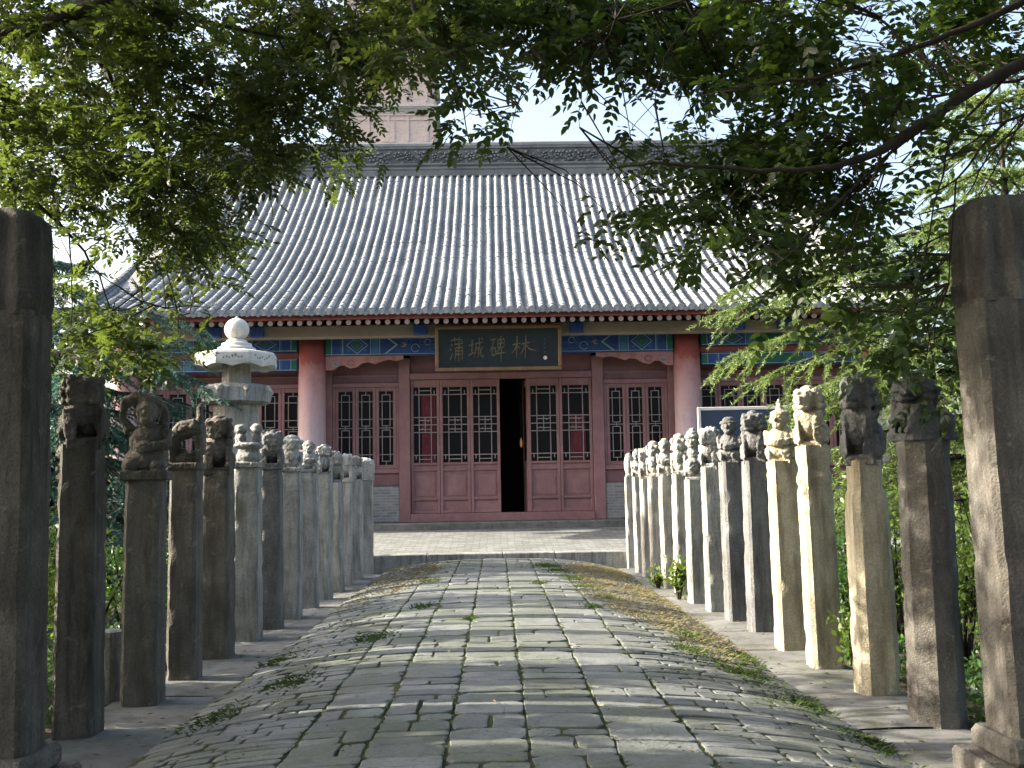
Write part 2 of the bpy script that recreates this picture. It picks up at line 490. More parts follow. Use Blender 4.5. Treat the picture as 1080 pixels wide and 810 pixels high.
# column bands of the ramp: straight joints in the middle, rougher work outwards
xs = [-2.14, -1.88, -1.56, -1.15, -.72, -.29, .15, .61, 1.08, 1.5, 1.86, 2.14, 2.38]
def joint_x(i, y):
    x = xs[i]
    amp = .010 + .05*max(0, abs(x-.1)-.75)
    return x + amp*noise.noise(Vector((y*.7, i*7.3, 0))) + amp*.6*noise.noise(Vector((y*2.3, i*3.1, 5)))
def stone(x0, x1, y0, y1, rot=0):
    gap = rng.uniform(.002, .006)
    j = lambda a: rng.uniform(-a, a)
    gx = gap+rng.uniform(.002, .008)
    x0 += gx; x1 -= gx; y0 += gap*.8; y1 -= gap*.8
    if x1-x0 < .05 or y1-y0 < .04: return
    cx, cy = (x0+x1)/2, (y0+y1)/2
    dz = rng.uniform(-.005, .005)
    tx, ty = j(.009), j(.011)
    # outline with slightly broken corners
    o = []
    c = min(x1-x0, y1-y0)*.22
    for (px, py, sx, sy) in ((x0, y0, 1, 1), (x1, y0, -1, 1), (x1, y1, -1, -1), (x0, y1, 1, -1)):
        k = rng.uniform(.2, 1)*c
        pts = [(px, py+sy*k), (px+sx*k, py)]
        if (sx, sy) in ((-1, 1), (1, -1)): pts = pts[::-1]
        o += pts
        # a mid point on the following side
    o2 = []
    for i in range(len(o)):
        a, b = o[i], o[(i+1) % len(o)]
        o2.append((a[0]+j(.006), a[1]+j(.006)))
        if (Vector(a)-Vector(b)).length > .12:
            f1 = rng.uniform(.3, .7); o2.append((a[0]*(1-f1)+b[0]*f1+j(.014), a[1]*(1-f1)+b[1]*f1+j(.013)))
    n = len(o2)
    ins = .9
    r = math.sin(rot); rc = math.cos(rot)
    def P(x, y, s, z):
        dx, dy = (x-cx)*s, (y-cy)*s
        X, Y = cx+dx*rc-dy*r, cy+dx*r+dy*rc
        return (X, Y, crown(X)+dz+z+tx*dx+ty*dy)
    e = .005
    sx = 1-2*e/max(.08, min(x1-x0, y1-y0))
    top = [P(x, y, sx, .0+j(.002)) for x, y in o2]
    mid = [P(x, y, 1, -.004) for x, y in o2]
    bot = [P(x, y, 1.0, -.07) for x, y in o2]
    cen = P(cx, cy, 1, rng.uniform(-.003, .006))
    vs = top+mid+bot+[cen]
    fs = [(i, (i+1) % n, 3*n) for i in range(n)]
    fs += [(n+i, n+(i+1) % n, (i+1) % n, i) for i in range(n)]
    fs += [(2*n+i, 2*n+(i+1) % n, n+(i+1) % n, n+i) for i in range(n)]
    mb.add(vs, fs)
CEN = range(3, 8)                         # five straight courses along the middle
for i in CEN:
    y = 2.3 + rng.uniform(0, .2)
    while y < 20.4:
        ln = rng.choice([rng.uniform(.12, .22), rng.uniform(.18, .36), rng.uniform(.25, .50)])
        y1 = min(y+ln, 20.46)
        ym = (y+y1)/2
        a, b = joint_x(i, ym), joint_x(i+1, ym)
        wd = b-a
        r = rng.random()
        if r < .22:
            s = a+wd*rng.uniform(.3, .7)
            stone(a, s, y, y1, rng.uniform(-.02, .02)); stone(s, b, y+rng.uniform(0, .03), y1-rng.uniform(0, .03), rng.uniform(-.02, .02))
        elif r > .9 and ln > .25:
            s = a+wd*rng.uniform(.35, .65)
            stone(a, s, y, ym, 0); stone(a, s, ym, y1, 0); stone(s, b, y, y1, 0)
        else:
            stone(a, b, y, y1, rng.uniform(-.025, .025))
        y = y1
for side in (0, 1):                       # rough narrow work on the flanks, laid across
    y = 2.3
    k = 0
    while y < 20.4:
        dp = rng.uniform(.085, .19)
        y1 = min(y+dp, 20.46)
        xa, xb = ((xs[0], None) if side == 0 else (None, xs[-1]))
        if side == 0: xa, xb = xs[0]+rng.uniform(-.05, .05), joint_x(3, (y+y1)/2)
        else: xa, xb = joint_x(8, (y+y1)/2), xs[-1]+rng.uniform(-.05, .04)
        x = xa
        while x < xb-.02:
            wd = rng.uniform(.14, .46)
            if xb-(x+wd) < .12: wd = xb-x
            off = lambda q: .05*noise.noise(Vector((q*1.7, y*1.1, 2+side)))+.018*noise.noise(Vector((q*6, y*3, side)))
            o = off(x+wd/2)
            if rng.random() < .12 and wd > .22:
                stone(x, x+wd/2, y+o, y1+o+rng.uniform(-.03, .0), rng.uniform(-.06, .06)); stone(x+wd/2, x+wd, y+o+rng.uniform(0, .02), y1+o, rng.uniform(-.06, .06))
            else:
                stone(x, x+wd, y+o, y1+o-rng.uniform(0, .022), rng.uniform(-.06, .06)+(.06 if side else -.06))
            x += wd
        y = y1
path = mb.build('path', M['paver'])
path['kind'] = 'structure'

def strip(name, x0, x1, seed):
    rg = random.Random(seed)
    m = MB()
    y = 2.0
    while y < 20.45:
        l = rg.uniform(.8, 1.5)
        y1 = min(20.48, y+l)
        dz = rg.uniform(-.006, .006); tl = rg.uniform(-.006, .006)
        nx, ny = 8, 8
        vs = []
        for j in range(ny+1):
            for i in range(nx+1):
                x = x0+(x1-x0)*i/nx; yy = y+.004+(y1-y-.008)*j/ny
                e = .012*(1 if i in (0, nx) or j in (0, ny) else 0)
                vs.append((x+(rg.uniform(-.006, .006) if i in (0, nx) else 0), yy+(rg.uniform(-.004, .004) if j in (0, ny) else 0), dz+tl*(i/nx-.5)+.010*noise.noise(Vector((x*2.5, yy*1.7, 9)))-e))
        m.add(vs, [(j*(nx+1)+i, j*(nx+1)+i+1, (j+1)*(nx+1)+i+1, (j+1)*(nx+1)+i) for j in range(ny) for i in range(nx)])
        y = y1
    o = m.build(name, M['concrete'], smooth=True); o['kind'] = 'structure'
    return o
strip('pavement', -3.02, -2.05, 1)
strip('pavement', 2.28, 3.05, 2)

# terrace before the hall
def ter(x, y): return .32 + max(0, min(1, (y-20.9)/4.2))*.30
sheet('courtyard', M['terrace'], ter, -16, 16, 20.93, 40, 32, 60)
mb = MB()
mb.box(-16, 16, 20.98, 45, -.1, .20)
core = mb.build('courtyard_core', M['soil']); core['kind'] = 'structure'
mb = MB()
x = -15.0
rng = random.Random(5)
while x < 15:
    l = rng.uniform(.9, 1.5)
    mb.box(x+.004, x+l-.004, 20.5+rng.uniform(0, .012), 20.97, -.08, .325+rng.uniform(-.005, .006), 0, .014)
    x += l
kerb = mb.build('kerb', M['stone_grey']); kerb['kind'] = 'structure'

# ================================================================ HALL
HX = .125                                  # middle axis of the hall
hall = empty('memorial_hall', (0, 0, 0), 0, 'long red timber hall with grey tiled gable roof and lattice doors', 'hall')
FZ = .78
HW = 9.6
def at(x): return HX + x
mb = MB()
mb.box(at(-HW), at(HW), 25.0, 43, .3, FZ, 0, .02)
mb.build('plinth', M['concrete'], hall)
mb = MB()
# brick end walls and back wall, thick
mb.box(at(-9.4), at(-8.95), 25.6, 41.5, FZ, 6.6)
mb.box(at(8.95), at(9.4), 25.6, 41.5, FZ, 6.6)
mb.box(at(-8.95), at(8.95), 41.1, 41.5, FZ, 6.6)
for sx in (-1, 1):
    mb.prism([(25.6, 6.6), (41.5, 6.6), (33.5, 11.7)], 'x', at(sx*9.4), at(sx*8.95))
mb.build('end_wall', M['brick'], hall)
mb = MB()
mb.box(at(-8.94), at(8.94), 31.0, 31.15, FZ, 6.4)
mb.box(at(-8.94), at(8.94), 26.2, 31.0, 5.2, 5.3)
mb.build('inner_partition', M['plain_dark'], hall)

# ---- front: posts, rails, boards. X measured on the wall plane
Y0, Y1 = 25.86, 26.0
def board(name, x0, x1, z0, z1, mat='red', y0=Y0, y1=Y1, bev=.012, parent=None):
    m = MB(); m.box(x0, x1, y0, y1, z0, z1, 0, bev)
    return m.build(name, M[mat], parent or hall)
JL, JR = -2.26, 2.55                       # jamb centres
for xc in (JL, JR):
    board('door_post', xc-.14, xc+.14, FZ, 4.84, 'red_peeling', 25.80, 26.02)
board('threshold', JL+.14, JR-.14, FZ, .985, 'red', 25.78, 26.0)
board('lintel', JL+.14, JR-.14, 4.30, 4.46, 'red', 25.82, 26.0)
board('upper_board', JL+.14, JR-.14, 4.463, 5.0, 'red_dark', 25.93, 26.0)

def bars(m, segs, x0, x1, z0, z1, y0, y1, t=.022):
    """lattice bars given in unit coordinates"""
    W, H = x1-x0, z1-z0
    k = 0
    for (a, b, c, d) in segs:
        xa, xb = x0+min(a, c)*W, x0+max(a, c)*W
        za, zb = z0+min(b, d)*H, z0+max(b, d)*H
        k += 1
        o = 0.0 if abs(xa-xb) < 1e-6 else .003
        if abs(xa-xb) < 1e-6: m.box(xa-t/2, xa+t/2, y0, y1, za, zb)
        else: m.box(xa-t/2, xb+t/2, y0-o, y1-o, za-t/2, za+t/2)
DOOR_LAT = []
def door_pattern():
    s = []
    a, b = .24, .76
    s += [(a, 0, a, 1), (b, 0, b, 1)]
    for z in (.10, .40, .60, .90):
        s.append((0, z, 1, z))
    s.append((0, .5, 1, .5))
    for z0, z1 in ((.045, .17), (.36, .46), (.54, .64), (.83, .955)):
        pass
    s += [(.24, .045, .76, .045), (.24, .955, .76, .955), (.1, .045, .1, .10), (.9, .045, .9, .10), (.1, .9, .1, .955), (.9, .9, .9, .955)]
    s += [(.24, .44, .76, .44), (.24, .56, .76, .56), (.5, .40, .5, .60), (.38, .44, .38, .46), (.62, .54, .62, .56)]
    return s
def window_pattern():
    s = []
    for z0, z1 in ((.03, .49), (.51, .97)):
        s += [(.22, z0+.02, .78, z0+.02), (.22, z1-.02, .78, z1-.02), (.22, z0+.02, .22, z1-.02), (.78, z0+.02, .78, z1-.02)]
        s += [(0, z0+.11, 1, z0+.11), (0, z1-.11, 1, z1-.11)]
    s += [(0, .5, 1, .5), (.5, .47, .5, .53), (.5, 0, .5, .05), (.5, .95, .5, 1)]
    return s

t_glass = NT('dark_window_glass')
t_glass.set((.008, .008, .009), .35, .12)
M['pane'] = t_glass.mat

def leaf_panel(x0, x1, curtain=None, name='door_leaf'):
    """one tall panelled door leaf, x0..x1, from threshold to lintel"""
    z0, z1 = .99, 4.295
    m = MB()
    st = .075
    y0, y1 = 25.88, 25.95
    m.box(x0+.004, x0+st, y0, y1, z0, z1, 0, .008); m.box(x1-st, x1-.004, y0, y1, z0, z1, 0, .008)
    for za, zb in ((z0, z0+.07), (1.30, 1.37), (2.02, 2.09), (2.17, 2.235), (4.11, z1)):
        m.box(x0+st+.001, x1-st-.001, y0+.004, y1-.004, za, zb, 0, .008)
    m.box(x0+st, x1-st, y0+.04, y1-.005, z0+.07, 1.30); m.box(x0+st, x1-st, y0+.04, y1-.005, 1.37, 2.02)
    m.box(x0+st, x1-st, y0+.04, y1-.005, 2.09, 2.17)
    # raised worn moulding round the lower panels
    for za, zb in ((1.37, 2.02),):
        a, b = x0+st+.05, x1-st-.05
        m.box(a, b, y0+.025, y0+.039, za+.045, za+.065, 1); m.box(a, b, y0+.025, y0+.039, zb-.065, zb-.045, 1)
        m.box(a, a+.02, y0+.026, y0+.038, za+.065, zb-.065, 1); m.box(b-.02, b, y0+.026, y0+.038, za+.065, zb-.065, 1)
    for zz in (2.2, 4.125, 2.055, 1.335):
        m.box(x0+.02, x1-.02, y0-.008, y0+.003, zz-.012, zz+.012, 1)
    lf = m.build(name, [M['red'], M['red_edge']], hall)
    m = MB()
    bars(m, door_pattern(), x0+st, x1-st, 2.235, 4.11, y0+.012, y0+.03)
    m.build('lattice', M['lattice'], lf)
    m = MB(); m.box(x0+st, x1-st, y0+.05, y0+.056, 2.235, 4.11)
    m.build('pane', M['pane'], lf)
    if curtain:
        a, b = x0+st+(x1-x0-2*st)*curtain[0], x0+st+(x1-x0-2*st)*curtain[1]
        m = MB()
        n = 14
        vs, fs = [], []
        for i in range(n+1):
            x = a+(b-a)*i/n
            yy = y0+.041+.004*math.sin(i*2.1)
            vs += [(x, yy, 2.24), (x, yy, 2.24+(4.105-2.24)*curtain[2])]
        fs = [(2*i, 2*i+2, 2*i+3, 2*i+1) for i in range(n)]
        m.add(vs, fs); m.build('curtain', M['curtain'], lf, smooth=True)
    return lf
lx = [-2.115, -1.39, -.634, .106]
leaf_panel(lx[0], lx[1], (.35, .95, .9)); leaf_panel(lx[1], lx[2]); leaf_panel(lx[2], lx[3])
rx = [.795, 1.585, 2.405]
leaf_panel(rx[0], rx[1]); leaf_panel(rx[1], rx[2], (.3, .85, .62))
# the leaf that stands open, turned into the hall
op = leaf_panel(0, .685)
op.matrix_world = Matrix.Translation((.79, 25.93, 0)) @ Matrix.Rotation(R(97), 4, 'Z') @ Matrix.Translation((0, -25.93, 0))

def window_set(x0, x1, n, edge=.06):
    """fixed lattice windows over a board and a brick dado"""
    board('sill_rail', x0, x1, 1.99, 2.10, 'red', 25.86, 26.0)
    board('window_board', x0, x1, 1.67, 1.988, 'red_dark', 25.92, 26.0)
    board('head_rail', x0, x1, 4.13, 4.24, 'red', 25.86, 26.0)
    board('upper_board', x0, x1, 4.243, 4.84, 'red_dark', 25.93, 26.0)
    board('upper_moulding', x0+.05, x1-.05, 4.40, 4.44, 'red_edge', 25.90, 25.928, .004)
    m = MB(); m.box(x0, x1, 25.82, 26.05, FZ, 1.668, 0, .01)
    m.build('brick_dado', M['brick'], hall)
    W = (x1-x0-2*edge)/n
    board('window_stile', x0, x0+edge, 2.102, 4.128, 'red', 25.87, 25.99)
    board('window_stile', x1-edge, x1, 2.102, 4.128, 'red', 25.87, 25.99)
    for i in range(n):
        a, b = x0+edge+i*W+.003, x0+edge+(i+1)*W-.003
        s = .075
        y0 = 25.885
        m = MB()
        m.box(a, a+s, y0, y0+.07, 2.103, 4.127, 0, .008); m.box(b-s, b, y0, y0+.07, 2.103, 4.127, 0, .008)
        m.box(a+s+.001, b-s-.001, y0+.003, y0+.067, 2.103, 2.20, 0, .008); m.box(a+s+.001, b-s-.001, y0+.003, y0+.067, 4.03, 4.127, 0, .008)
        m.box(a+.02, b-.02, y0-.008, y0+.002, 2.165, 2.19, 1); m.box(a+.02, b-.02, y0-.008, y0+.002, 4.055, 4.08, 1)
        f = m.build('window', [M['red'], M['red_edge']], hall)
        m = MB(); bars(m, window_pattern(), a+s, b-s, 2.20, 4.03, y0+.015, y0+.033, .02); m.build('lattice', M['lattice'], f)
        m = MB(); m.box(a+s, b-s, y0+.05, y0+.056, 2.20, 4.03); m.build('pane', M['pane'], f)
CL, CR = -4.47, 4.72
window_set(-4.05, JL-.14, 3, .07)
window_set(JR+.14, 4.30, 3, .07)
for xc in (CL, CR):                        # wooden post behind each column
    board('wall_post', xc-.42, xc-.002 if xc < 0 else xc+.42, FZ, 4.84, 'red', 25.84, 26.02) if False else None
board('wall_post', -4.62, -4.052, FZ, 4.84, 'red', 25.80, 26.02)
board('wall_post', 4.302, 4.87, FZ, 4.84, 'red', 25.80, 26.02)
window_set(-8.85, -4.622, 7, .12)
window_set(4.872, 9.1, 7, .12)

# ---- columns with stone bases
for xc in (CL, CR, -9.0, 9.25):
    m = MB()
    prof = [(.335, FZ+.16), (.34, FZ+.8), (.335, 2.6), (.33, 4.0), (.318, 5.36)]
    m.lathe(prof, 28)
    c = m.build('column', M['column'], hall, smooth=True, loc=(xc, 25.42, 0))
    m = MB(); m.lathe([(.46, FZ), (.48, FZ+.06), (.46, FZ+.12), (.36, FZ+.158)], 28)
    m.build('column_base', M['stone_grey'], c, smooth=True)

# ---- painted beams
def painted_beam(x0, x1, z0, z1, scheme=0):
    m = MB()
    y0, y1 = 25.30, 25.55
    mats = [M['blue'], M['teal'], M['green'], M['light'], M['orange'], M['red_dark'], M['gold'], M['azure']]
    m.box(x0, x1, y0, y1, z0, z1, 0, .015)
    H = z1-z0
    yf = y0-.003
    def quad(pts, mi, lift=0):
        m.prism([(a, b) for a, b in pts], 'y', yf-.004-lift, yf+.001-lift, mi)
    def chev(x, dirn, wd, mi, lift=.004):
        zc = (z0+z1)/2
        k = H*.46
        a = .30*dirn
        t = wd*dirn
        quad([(x, z0+.02), (x+t, z0+.02), (x+a+t, zc), (x+t, z1-.02), (x, z1-.02), (x+a, zc)], mi, lift)
    def lozenge(xc, hw, lift=.004):
        zc = (z0+z1)/2
        quad([(xc-hw, zc), (xc, z0+.03), (xc+hw, zc), (xc, z1-.03)], 3, lift)
        quad([(xc-hw+.03, zc), (xc, z0+.052), (xc+hw-.03, zc), (xc, z1-.052)], 0, lift+.003)
        quad([(xc-hw*.62, zc), (xc, z0+.10), (xc+hw*.62, zc), (xc, z1-.10)], 7, lift+.005)
        quad([(xc-hw*.5, zc), (xc, z0+.125), (xc+hw*.5, zc), (xc, z1-.125)], 2, lift+.007)
        quad([(xc-.05, zc), (xc, zc-.05), (xc+.05, zc), (xc, zc+.05)], 6, lift+.010)
    L = x1-x0
    quad([(x0+.02, z0+.018), (x1-.02, z0+.018), (x1-.02, z0+.034), (x0+.02, z0+.034)], 3, .009)
    quad([(x0+.02, z1-.034), (x1-.02, z1-.034), (x1-.02, z1-.018), (x0+.02, z1-.018)], 3, .009)
    for s in (1, -1):
        e = x0 if s == 1 else x1
        def X(d): return e+s*d
        def band(d0, d1, mi, lift=0):
            a, b = sorted((X(d0), X(d1)))
            quad([(a, z0+.012), (b, z0+.012), (b, z1-.012), (a, z1-.012)], mi, lift)
        band(.02, .14, 2); band(.15, .17, 3); band(.19, .36, 0, .001); band(.38, .40, 7); band(.42, .44, 3)
        lozenge(X(.78), .27); 
        for kx_ in (-1, 1):
            for kz_ in (-1, 1):
                cx_, cz_ = X(.78)+kx_*.2, (z0+z1)/2+kz_*H*.28
                for h in range(7):
                    a0, a1 = h*PI/4, (h+1)*PI/4
                    ro, ri = .05-.004*h, .034-.004*h
                    quad([(cx_+ro*math.cos(a0), cz_+ro*math.sin(a0)), (cx_+ro*math.cos(a1), cz_+ro*math.sin(a1)),
                          (cx_+ri*math.cos(a1), cz_+ri*math.sin(a1)), (cx_+ri*math.cos(a0), cz_+ri*math.sin(a0))], 7, .002)
        band(1.1, 1.12, 3); band(1.14, 1.30, 7, .001); band(1.32, 1.34, 3); 
        if L > 4.5:
            chev(X(1.42), s, .06, 3)
            chev(X(1.56), s, .05, 0)
            # flower dot and vine scrolls of the field
            for q in range(10):
                d = 1.9+q*.15
                rr = .036+.014*(q % 3)
                zc = (z0+z1)/2+.09*math.sin(q*2.2)
                for h in range(8):
                    a0, a1 = h*PI/4.4, (h+1)*PI/4.4
                    p0 = (X(d)+rr*1.7*math.cos(a0), zc+rr*1.7*math.sin(a0)); p1 = (X(d)+rr*1.7*math.cos(a1), zc+rr*1.7*math.sin(a1))
                    p2 = (X(d)+(rr*1.7-.018)*math.cos(a1), zc+(rr*1.7-.018)*math.sin(a1)); p3 = (X(d)+(rr*1.7-.018)*math.cos(a0), zc+(rr*1.7-.018)*math.sin(a0))
                    quad([p0, p1, p2, p3], 7 if q % 2 else 3, .001*(q % 2))
            quad([(X(1.95)-.05, (z0+z1)/2), (X(1.95), (z0+z1)/2-.05), (X(1.95)+.05, (z0+z1)/2), (X(1.95), (z0+z1)/2+.05)], 4, .006)
            chev(X(3.62), -s, .07, 3, .004); chev(X(3.80), -s, .06, 2, .004); chev(X(3.96), -s, .05, 3, .004)
    if L <= 4.5:
        xc = (x0+x1)/2
        quad([(xc-.5, z0+.06), (xc+.5, z0+.06), (xc+.62, (z0+z1)/2), (xc+.5, z1-.06), (xc-.5, z1-.06), (xc-.62, (z0+z1)/2)], 2, .004)
    return m.build('painted_beam', mats, hall)
painted_beam(CL+.335, CR-.335, 4.86, 5.36)
for a, b in ((-9.0+.335, CL-.335), (CR+.335, 9.25-.335)):
    painted_beam(a, b, 4.97, 5.34); painted_beam(a, b, 4.50, 4.80)
    board('beam_infill', a, b, 4.803, 4.967, 'fascia', 25.40, 25.47)
# plates on the columns and dark board over the beams
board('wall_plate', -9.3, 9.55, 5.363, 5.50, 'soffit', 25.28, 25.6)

# carved cloud brackets under the middle beam
for s, xe in ((1, CL+.335), (-1, CR-.335)):
    m = MB()
    def X(d): return xe+s*d
    prof = [(0, 0), (1.9, 0), (1.9, -.09), (1.72, -.13), (1.55, -.09), (1.38, -.13), (1.2, -.2), (1.05, -.15), (.9, -.17), (.75, -.27), (.58, -.30), (.45, -.22), (.33, -.23), (.2, -.33), (0, -.34)]
    m.prism([(X(d), 4.855+z) for d, z in prof], 'y', 25.36, 25.47, 0)
    for d, z, r in ((.25, -.2, .09), (.62, -.17, .1), (1.0, -.09, .07), (1.35, -.07, .055), (1.65, -.06, .05)):
        for h in range(10):
            a0, a1 = h*PI/5.5, (h+1)*PI/5.5
            ro, ri = r, r-.025
            m.prism([(X(d)+ro*math.cos(a0), 4.855+z+ro*.8*math.sin(a0)), (X(d)+ro*math.cos(a1), 4.855+z+ro*.8*math.sin(a1)),
                     (X(d)+ri*math.cos(a1), 4.855+z+ri*.8*math.sin(a1)), (X(d)+ri*math.cos(a0), 4.855+z+ri*.8*math.sin(a0))], 'y', 25.335, 25.362, 1+(int(d*10) % 3))
    m.build('cloud_bracket', [M['pink'], M['red_edge'], M['orange'], M['light']], hall)

# cream purlin, bracket blocks, rafters, fascia
m = MB(); m.box(at(-9.3), at(9.3), 24.55, 24.8, 5.19, 5.50, 0, .03); m.build('eave_purlin', M['cream'], hall)
for xb in (-6.6, -5.6, -1.75, 1.95, 5.8, 6.9):
    m = MB()
    m.box(xb-.16, xb+.16, 24.4, 24.54, 5.22, 5.47, 0, .02)
    m.box(xb-.1, xb+.1, 24.8, 25.3, 5.24, 5.4, 1, .02)
    m.box(xb-.3, xb+.3, 24.45, 24.53, 5.475, 5.54, 2, .01)
    m.build('bracket_block', [M['blue'], M['teal'], M['green']], hall)

EY, EZ = 23.5, 5.62                        # drip line of the roof
RY, RZ = 33.4, 11.85                       # foot of the ridge
def roof_pt(s):
    """s 0..1 from eave to ridge, concave curve"""
    y = EY+(RY-EY)*s
    z = EZ+(RZ-EZ)*(s-.16*math.sin(PI*s)*.62)
    return y, z
m = MB()
for (yr, dz) in ((0, 0),):
    pass
nr = 84
for i in range(nr):
    x = at(-9.4)+18.8*(i+.5)/nr
    m = MB()
    y0, y1 = 23.74, 25.6
    z0, z1 = 5.425, 6.16
    n = 10
    m.tube([(x, y0, z0), (x, y1, z1)], .06, 10, 0)
    # whitened end grain
    m.tube([(x, y0-.004, z0-.0015), (x, y0+.012, z0+.004)], .063, 10, 1)
    m.build('rafter', [M['fascia'], M['end_grain']], hall, smooth=False)
m = MB(); m.box(at(-9.6), at(9.6), 23.64, 23.72, 5.485, 5.66, 0, .01); m.build('fascia_board', M['fascia'], hall)
m = MB()
pts = []
for k in range(13):
    y, z = roof_pt(k/12); pts.append((y, z-.045))
pts2 = [(y, z-.03) for y, z in reversed(pts)]
m.prism([(max(y, 23.66), z+.0) for y, z in pts]+[(max(y, 23.66), z) for y, z in pts2], 'x', at(-9.6), at(9.6))
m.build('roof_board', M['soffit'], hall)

# the tiles, one mesh: cover rolls, pan courses, eave discs and drips
rng = random.Random(3)
m = MB()
NR = 78
pitch = 19.0/NR
NS = 36
prof_y, prof_z = zip(*[roof_pt(k/NS) for k in range(NS+1)])
def slope_normal(k):
    k0, k1 = max(0, k-1), min(NS, k+1)
    d = Vector((0, prof_y[k1]-prof_y[k0], prof_z[k1]-prof_z[k0])).normalized()
    return d, Vector((0, -d.z, d.y))
for i in range(NR+1):
    x = at(-9.5)+pitch*i
    wv = rng.uniform(-.014, .014)
    for k in range(NS):
        d, nrm = slope_normal(k)
        sg = .03*noise.noise(Vector((x*.35, k*.12, 7)))+.012*noise.noise(Vector((x*1.7, k*.3, 2)))
        a = Vector((x+wv+.016*noise.noise(Vector((i*3.3, k*.22, 0))), prof_y[k], prof_z[k]+sg))
        b = Vector((a.x, prof_y[k+1], prof_z[k+1]+sg))
        r0 = .074+rng.uniform(-.003, .003); r1 = r0-.010
        lift = rng.uniform(-.004, .006)
        vs = []
        for (c, r) in ((a, r0), (b+d*.012, r1)):
            for h in range(7):
                th = PI*h/6
                vs.append(c+Vector((math.cos(th)*r, 0, 0))+nrm*(math.sin(th)*r*1.05+.012+lift))
        fs = [(h, h+1, h+8, h+7) for h in range(6)]
        if k == 0: pass
        fs.append((0, 1, 2, 3, 4, 5, 6))
        m.add(vs, fs, 0)
    # eave disc
    c = Vector((x, prof_y[0]-.012, prof_z[0]+.012))
    m.tube([c+Vector((0, -.012, .01)), c+Vector((0, .02, .01))], .082, 12, 0)
# pan tiles: short overlapping courses
NP = 90
for i in range(NR):
    x0, x1 = at(-9.5)+pitch*i+.05, at(-9.5)+pitch*(i+1)-.05
    for k in range(NP):
        s0, s1 = k/NP, (k+1.25)/NP
        ya, za = roof_pt(s0); yb, zb = roof_pt(min(1, s1))
        j = rng.uniform(-.004, .004)
        xm = (x0+x1)/2
        vs = [(x0-.02, ya, za+.045+j), (xm, ya, za+.018+j), (x1+.02, ya, za+.045+j), (x0-.02, yb, zb+.02+j), (xm, yb, zb-.008+j), (x1+.02, yb, zb+.02+j),
              (x0-.02, ya+.003, za+.02+j), (xm, ya+.003, za-.01+j), (x1+.02, ya+.003, za+.02+j)]
        m.add(vs, [(0, 1, 4, 3), (1, 2, 5, 4), (6, 7, 1, 0), (7, 8, 2, 1)], 1)
    # drip tile hanging between the discs
    xm = (x0+x1)/2
    ya, za = prof_y[0], prof_z[0]
    m.prism([(xm-.085, za+.03), (xm-.06, za-.05), (xm, za-.085), (xm+.06, za-.05), (xm+.085, za+.03), (xm, za+.0)], 'y', ya-.03, ya-.008, 1)
roof = m.build('roof', [M['tile'], M['pan']], hall, smooth=False)
# back slope (plain sheet with the same courses suggested by rolls)
m = MB()
for i in range(0, 36):
    x = at(-9.5)+19.0*i/35
    m.tube([(x, 2*RY-y, z) for y, z in [roof_pt(k/8) for k in range(9)]], .08, 6, 0)
n = 8
for k in range(n):
    ya, za = roof_pt(k/n); yb, zb = roof_pt((k+1)/n)
    m.add([(at(-9.55), 2*RY-ya, za), (at(9.55), 2*RY-ya, za), (at(9.55), 2*RY-yb, zb), (at(-9.55), 2*RY-yb, zb)], [(0, 1, 2, 3)], 1)
m.build('back_roof', [M['tile'], M['pan']], hall)
# gable edges: a roll of tiles and verge boards along each end
for s in (-1, 1):
    m = MB()
    x = at(s*9.6)
    for k in range(NS):
        ya, za = roof_pt(k/NS); yb, zb = roof_pt((k+1)/NS)
        m.tube([(x, ya, za+.1), (x, yb+.01, zb+.1)], [.12, .108], 10, 0)
    m.build('verge', M['ridge'], hall)
# ridge: moulded courses and a wall of carved flowers
m = MB()
xl, xr = at(-9.3), at(9.3)
y = RY
m.box(xl-.2, xr+.2, y-.28, y+.28, RZ-.15, RZ+.06, 0, .02)
m.tube([(xl-.2, y-.22, RZ+.11), (xr+.2, y-.22, RZ+.11)], .06, 8, 0)
m.box(xl-.2, xr+.2, y-.2, y+.2, RZ+.062, RZ+.24, 0, .02)
m.tube([(xl-.2, y-.19, RZ+.27), (xr+.2, y-.19, RZ+.27)], .05, 8, 0)
m.box(xl, xr, y-.13, y+.13, RZ+.25, RZ+.86, 0, .02)
m.tube([(xl, y-.02, RZ+.91), (xr, y-.02, RZ+.91)], .15, 10, 0)
m.box(xl, xr, y-.18, y+.18, RZ+.80, RZ+.87, 0, .015)
ridge = m.build('ridge', M['ridge'], roof)
rng = random.Random(9)
m = MB()
x = xl+.2
while x < xr-.2:
    # a carved flower with leaves, in relief
    zc = RZ+.53+rng.uniform(-.05, .05)
    r = rng.uniform(.09, .13)
    for q in range(6):
        a0 = q*PI/3+rng.uniform(0, .5)
        bm = bmesh.new(); bmesh.ops.create_icosphere(bm, subdivisions=1, radius=1)
        m.bm(bm, 0, Matrix.Translation((x+math.cos(a0)*r, y-.13, zc+math.sin(a0)*r)) @ Matrix.Diagonal((r*.6, .09, r*.55, 1)))
    bm = bmesh.new(); bmesh.ops.create_icosphere(bm, subdivisions=1, radius=1)
    m.bm(bm, 0, Matrix.Translation((x, y-.15, zc)) @ Matrix.Diagonal((r*.5, .06, r*.5, 1)))
    for q in range(3):
        bm = bmesh.new(); bmesh.ops.create_icosphere(bm, subdivisions=1, radius=1)
        m.bm(bm, 0, Matrix.Translation((x+.2+rng.uniform(-.06, .06), y-.13, RZ+.35+q*.17)) @ Matrix.Rotation(rng.uniform(-1, 1), 4, 'Y') @ Matrix.Diagonal((.12, .075, .06, 1)))
    x += rng.uniform(.36, .44)
m.build('ridge_carving', M['ridge'], roof)
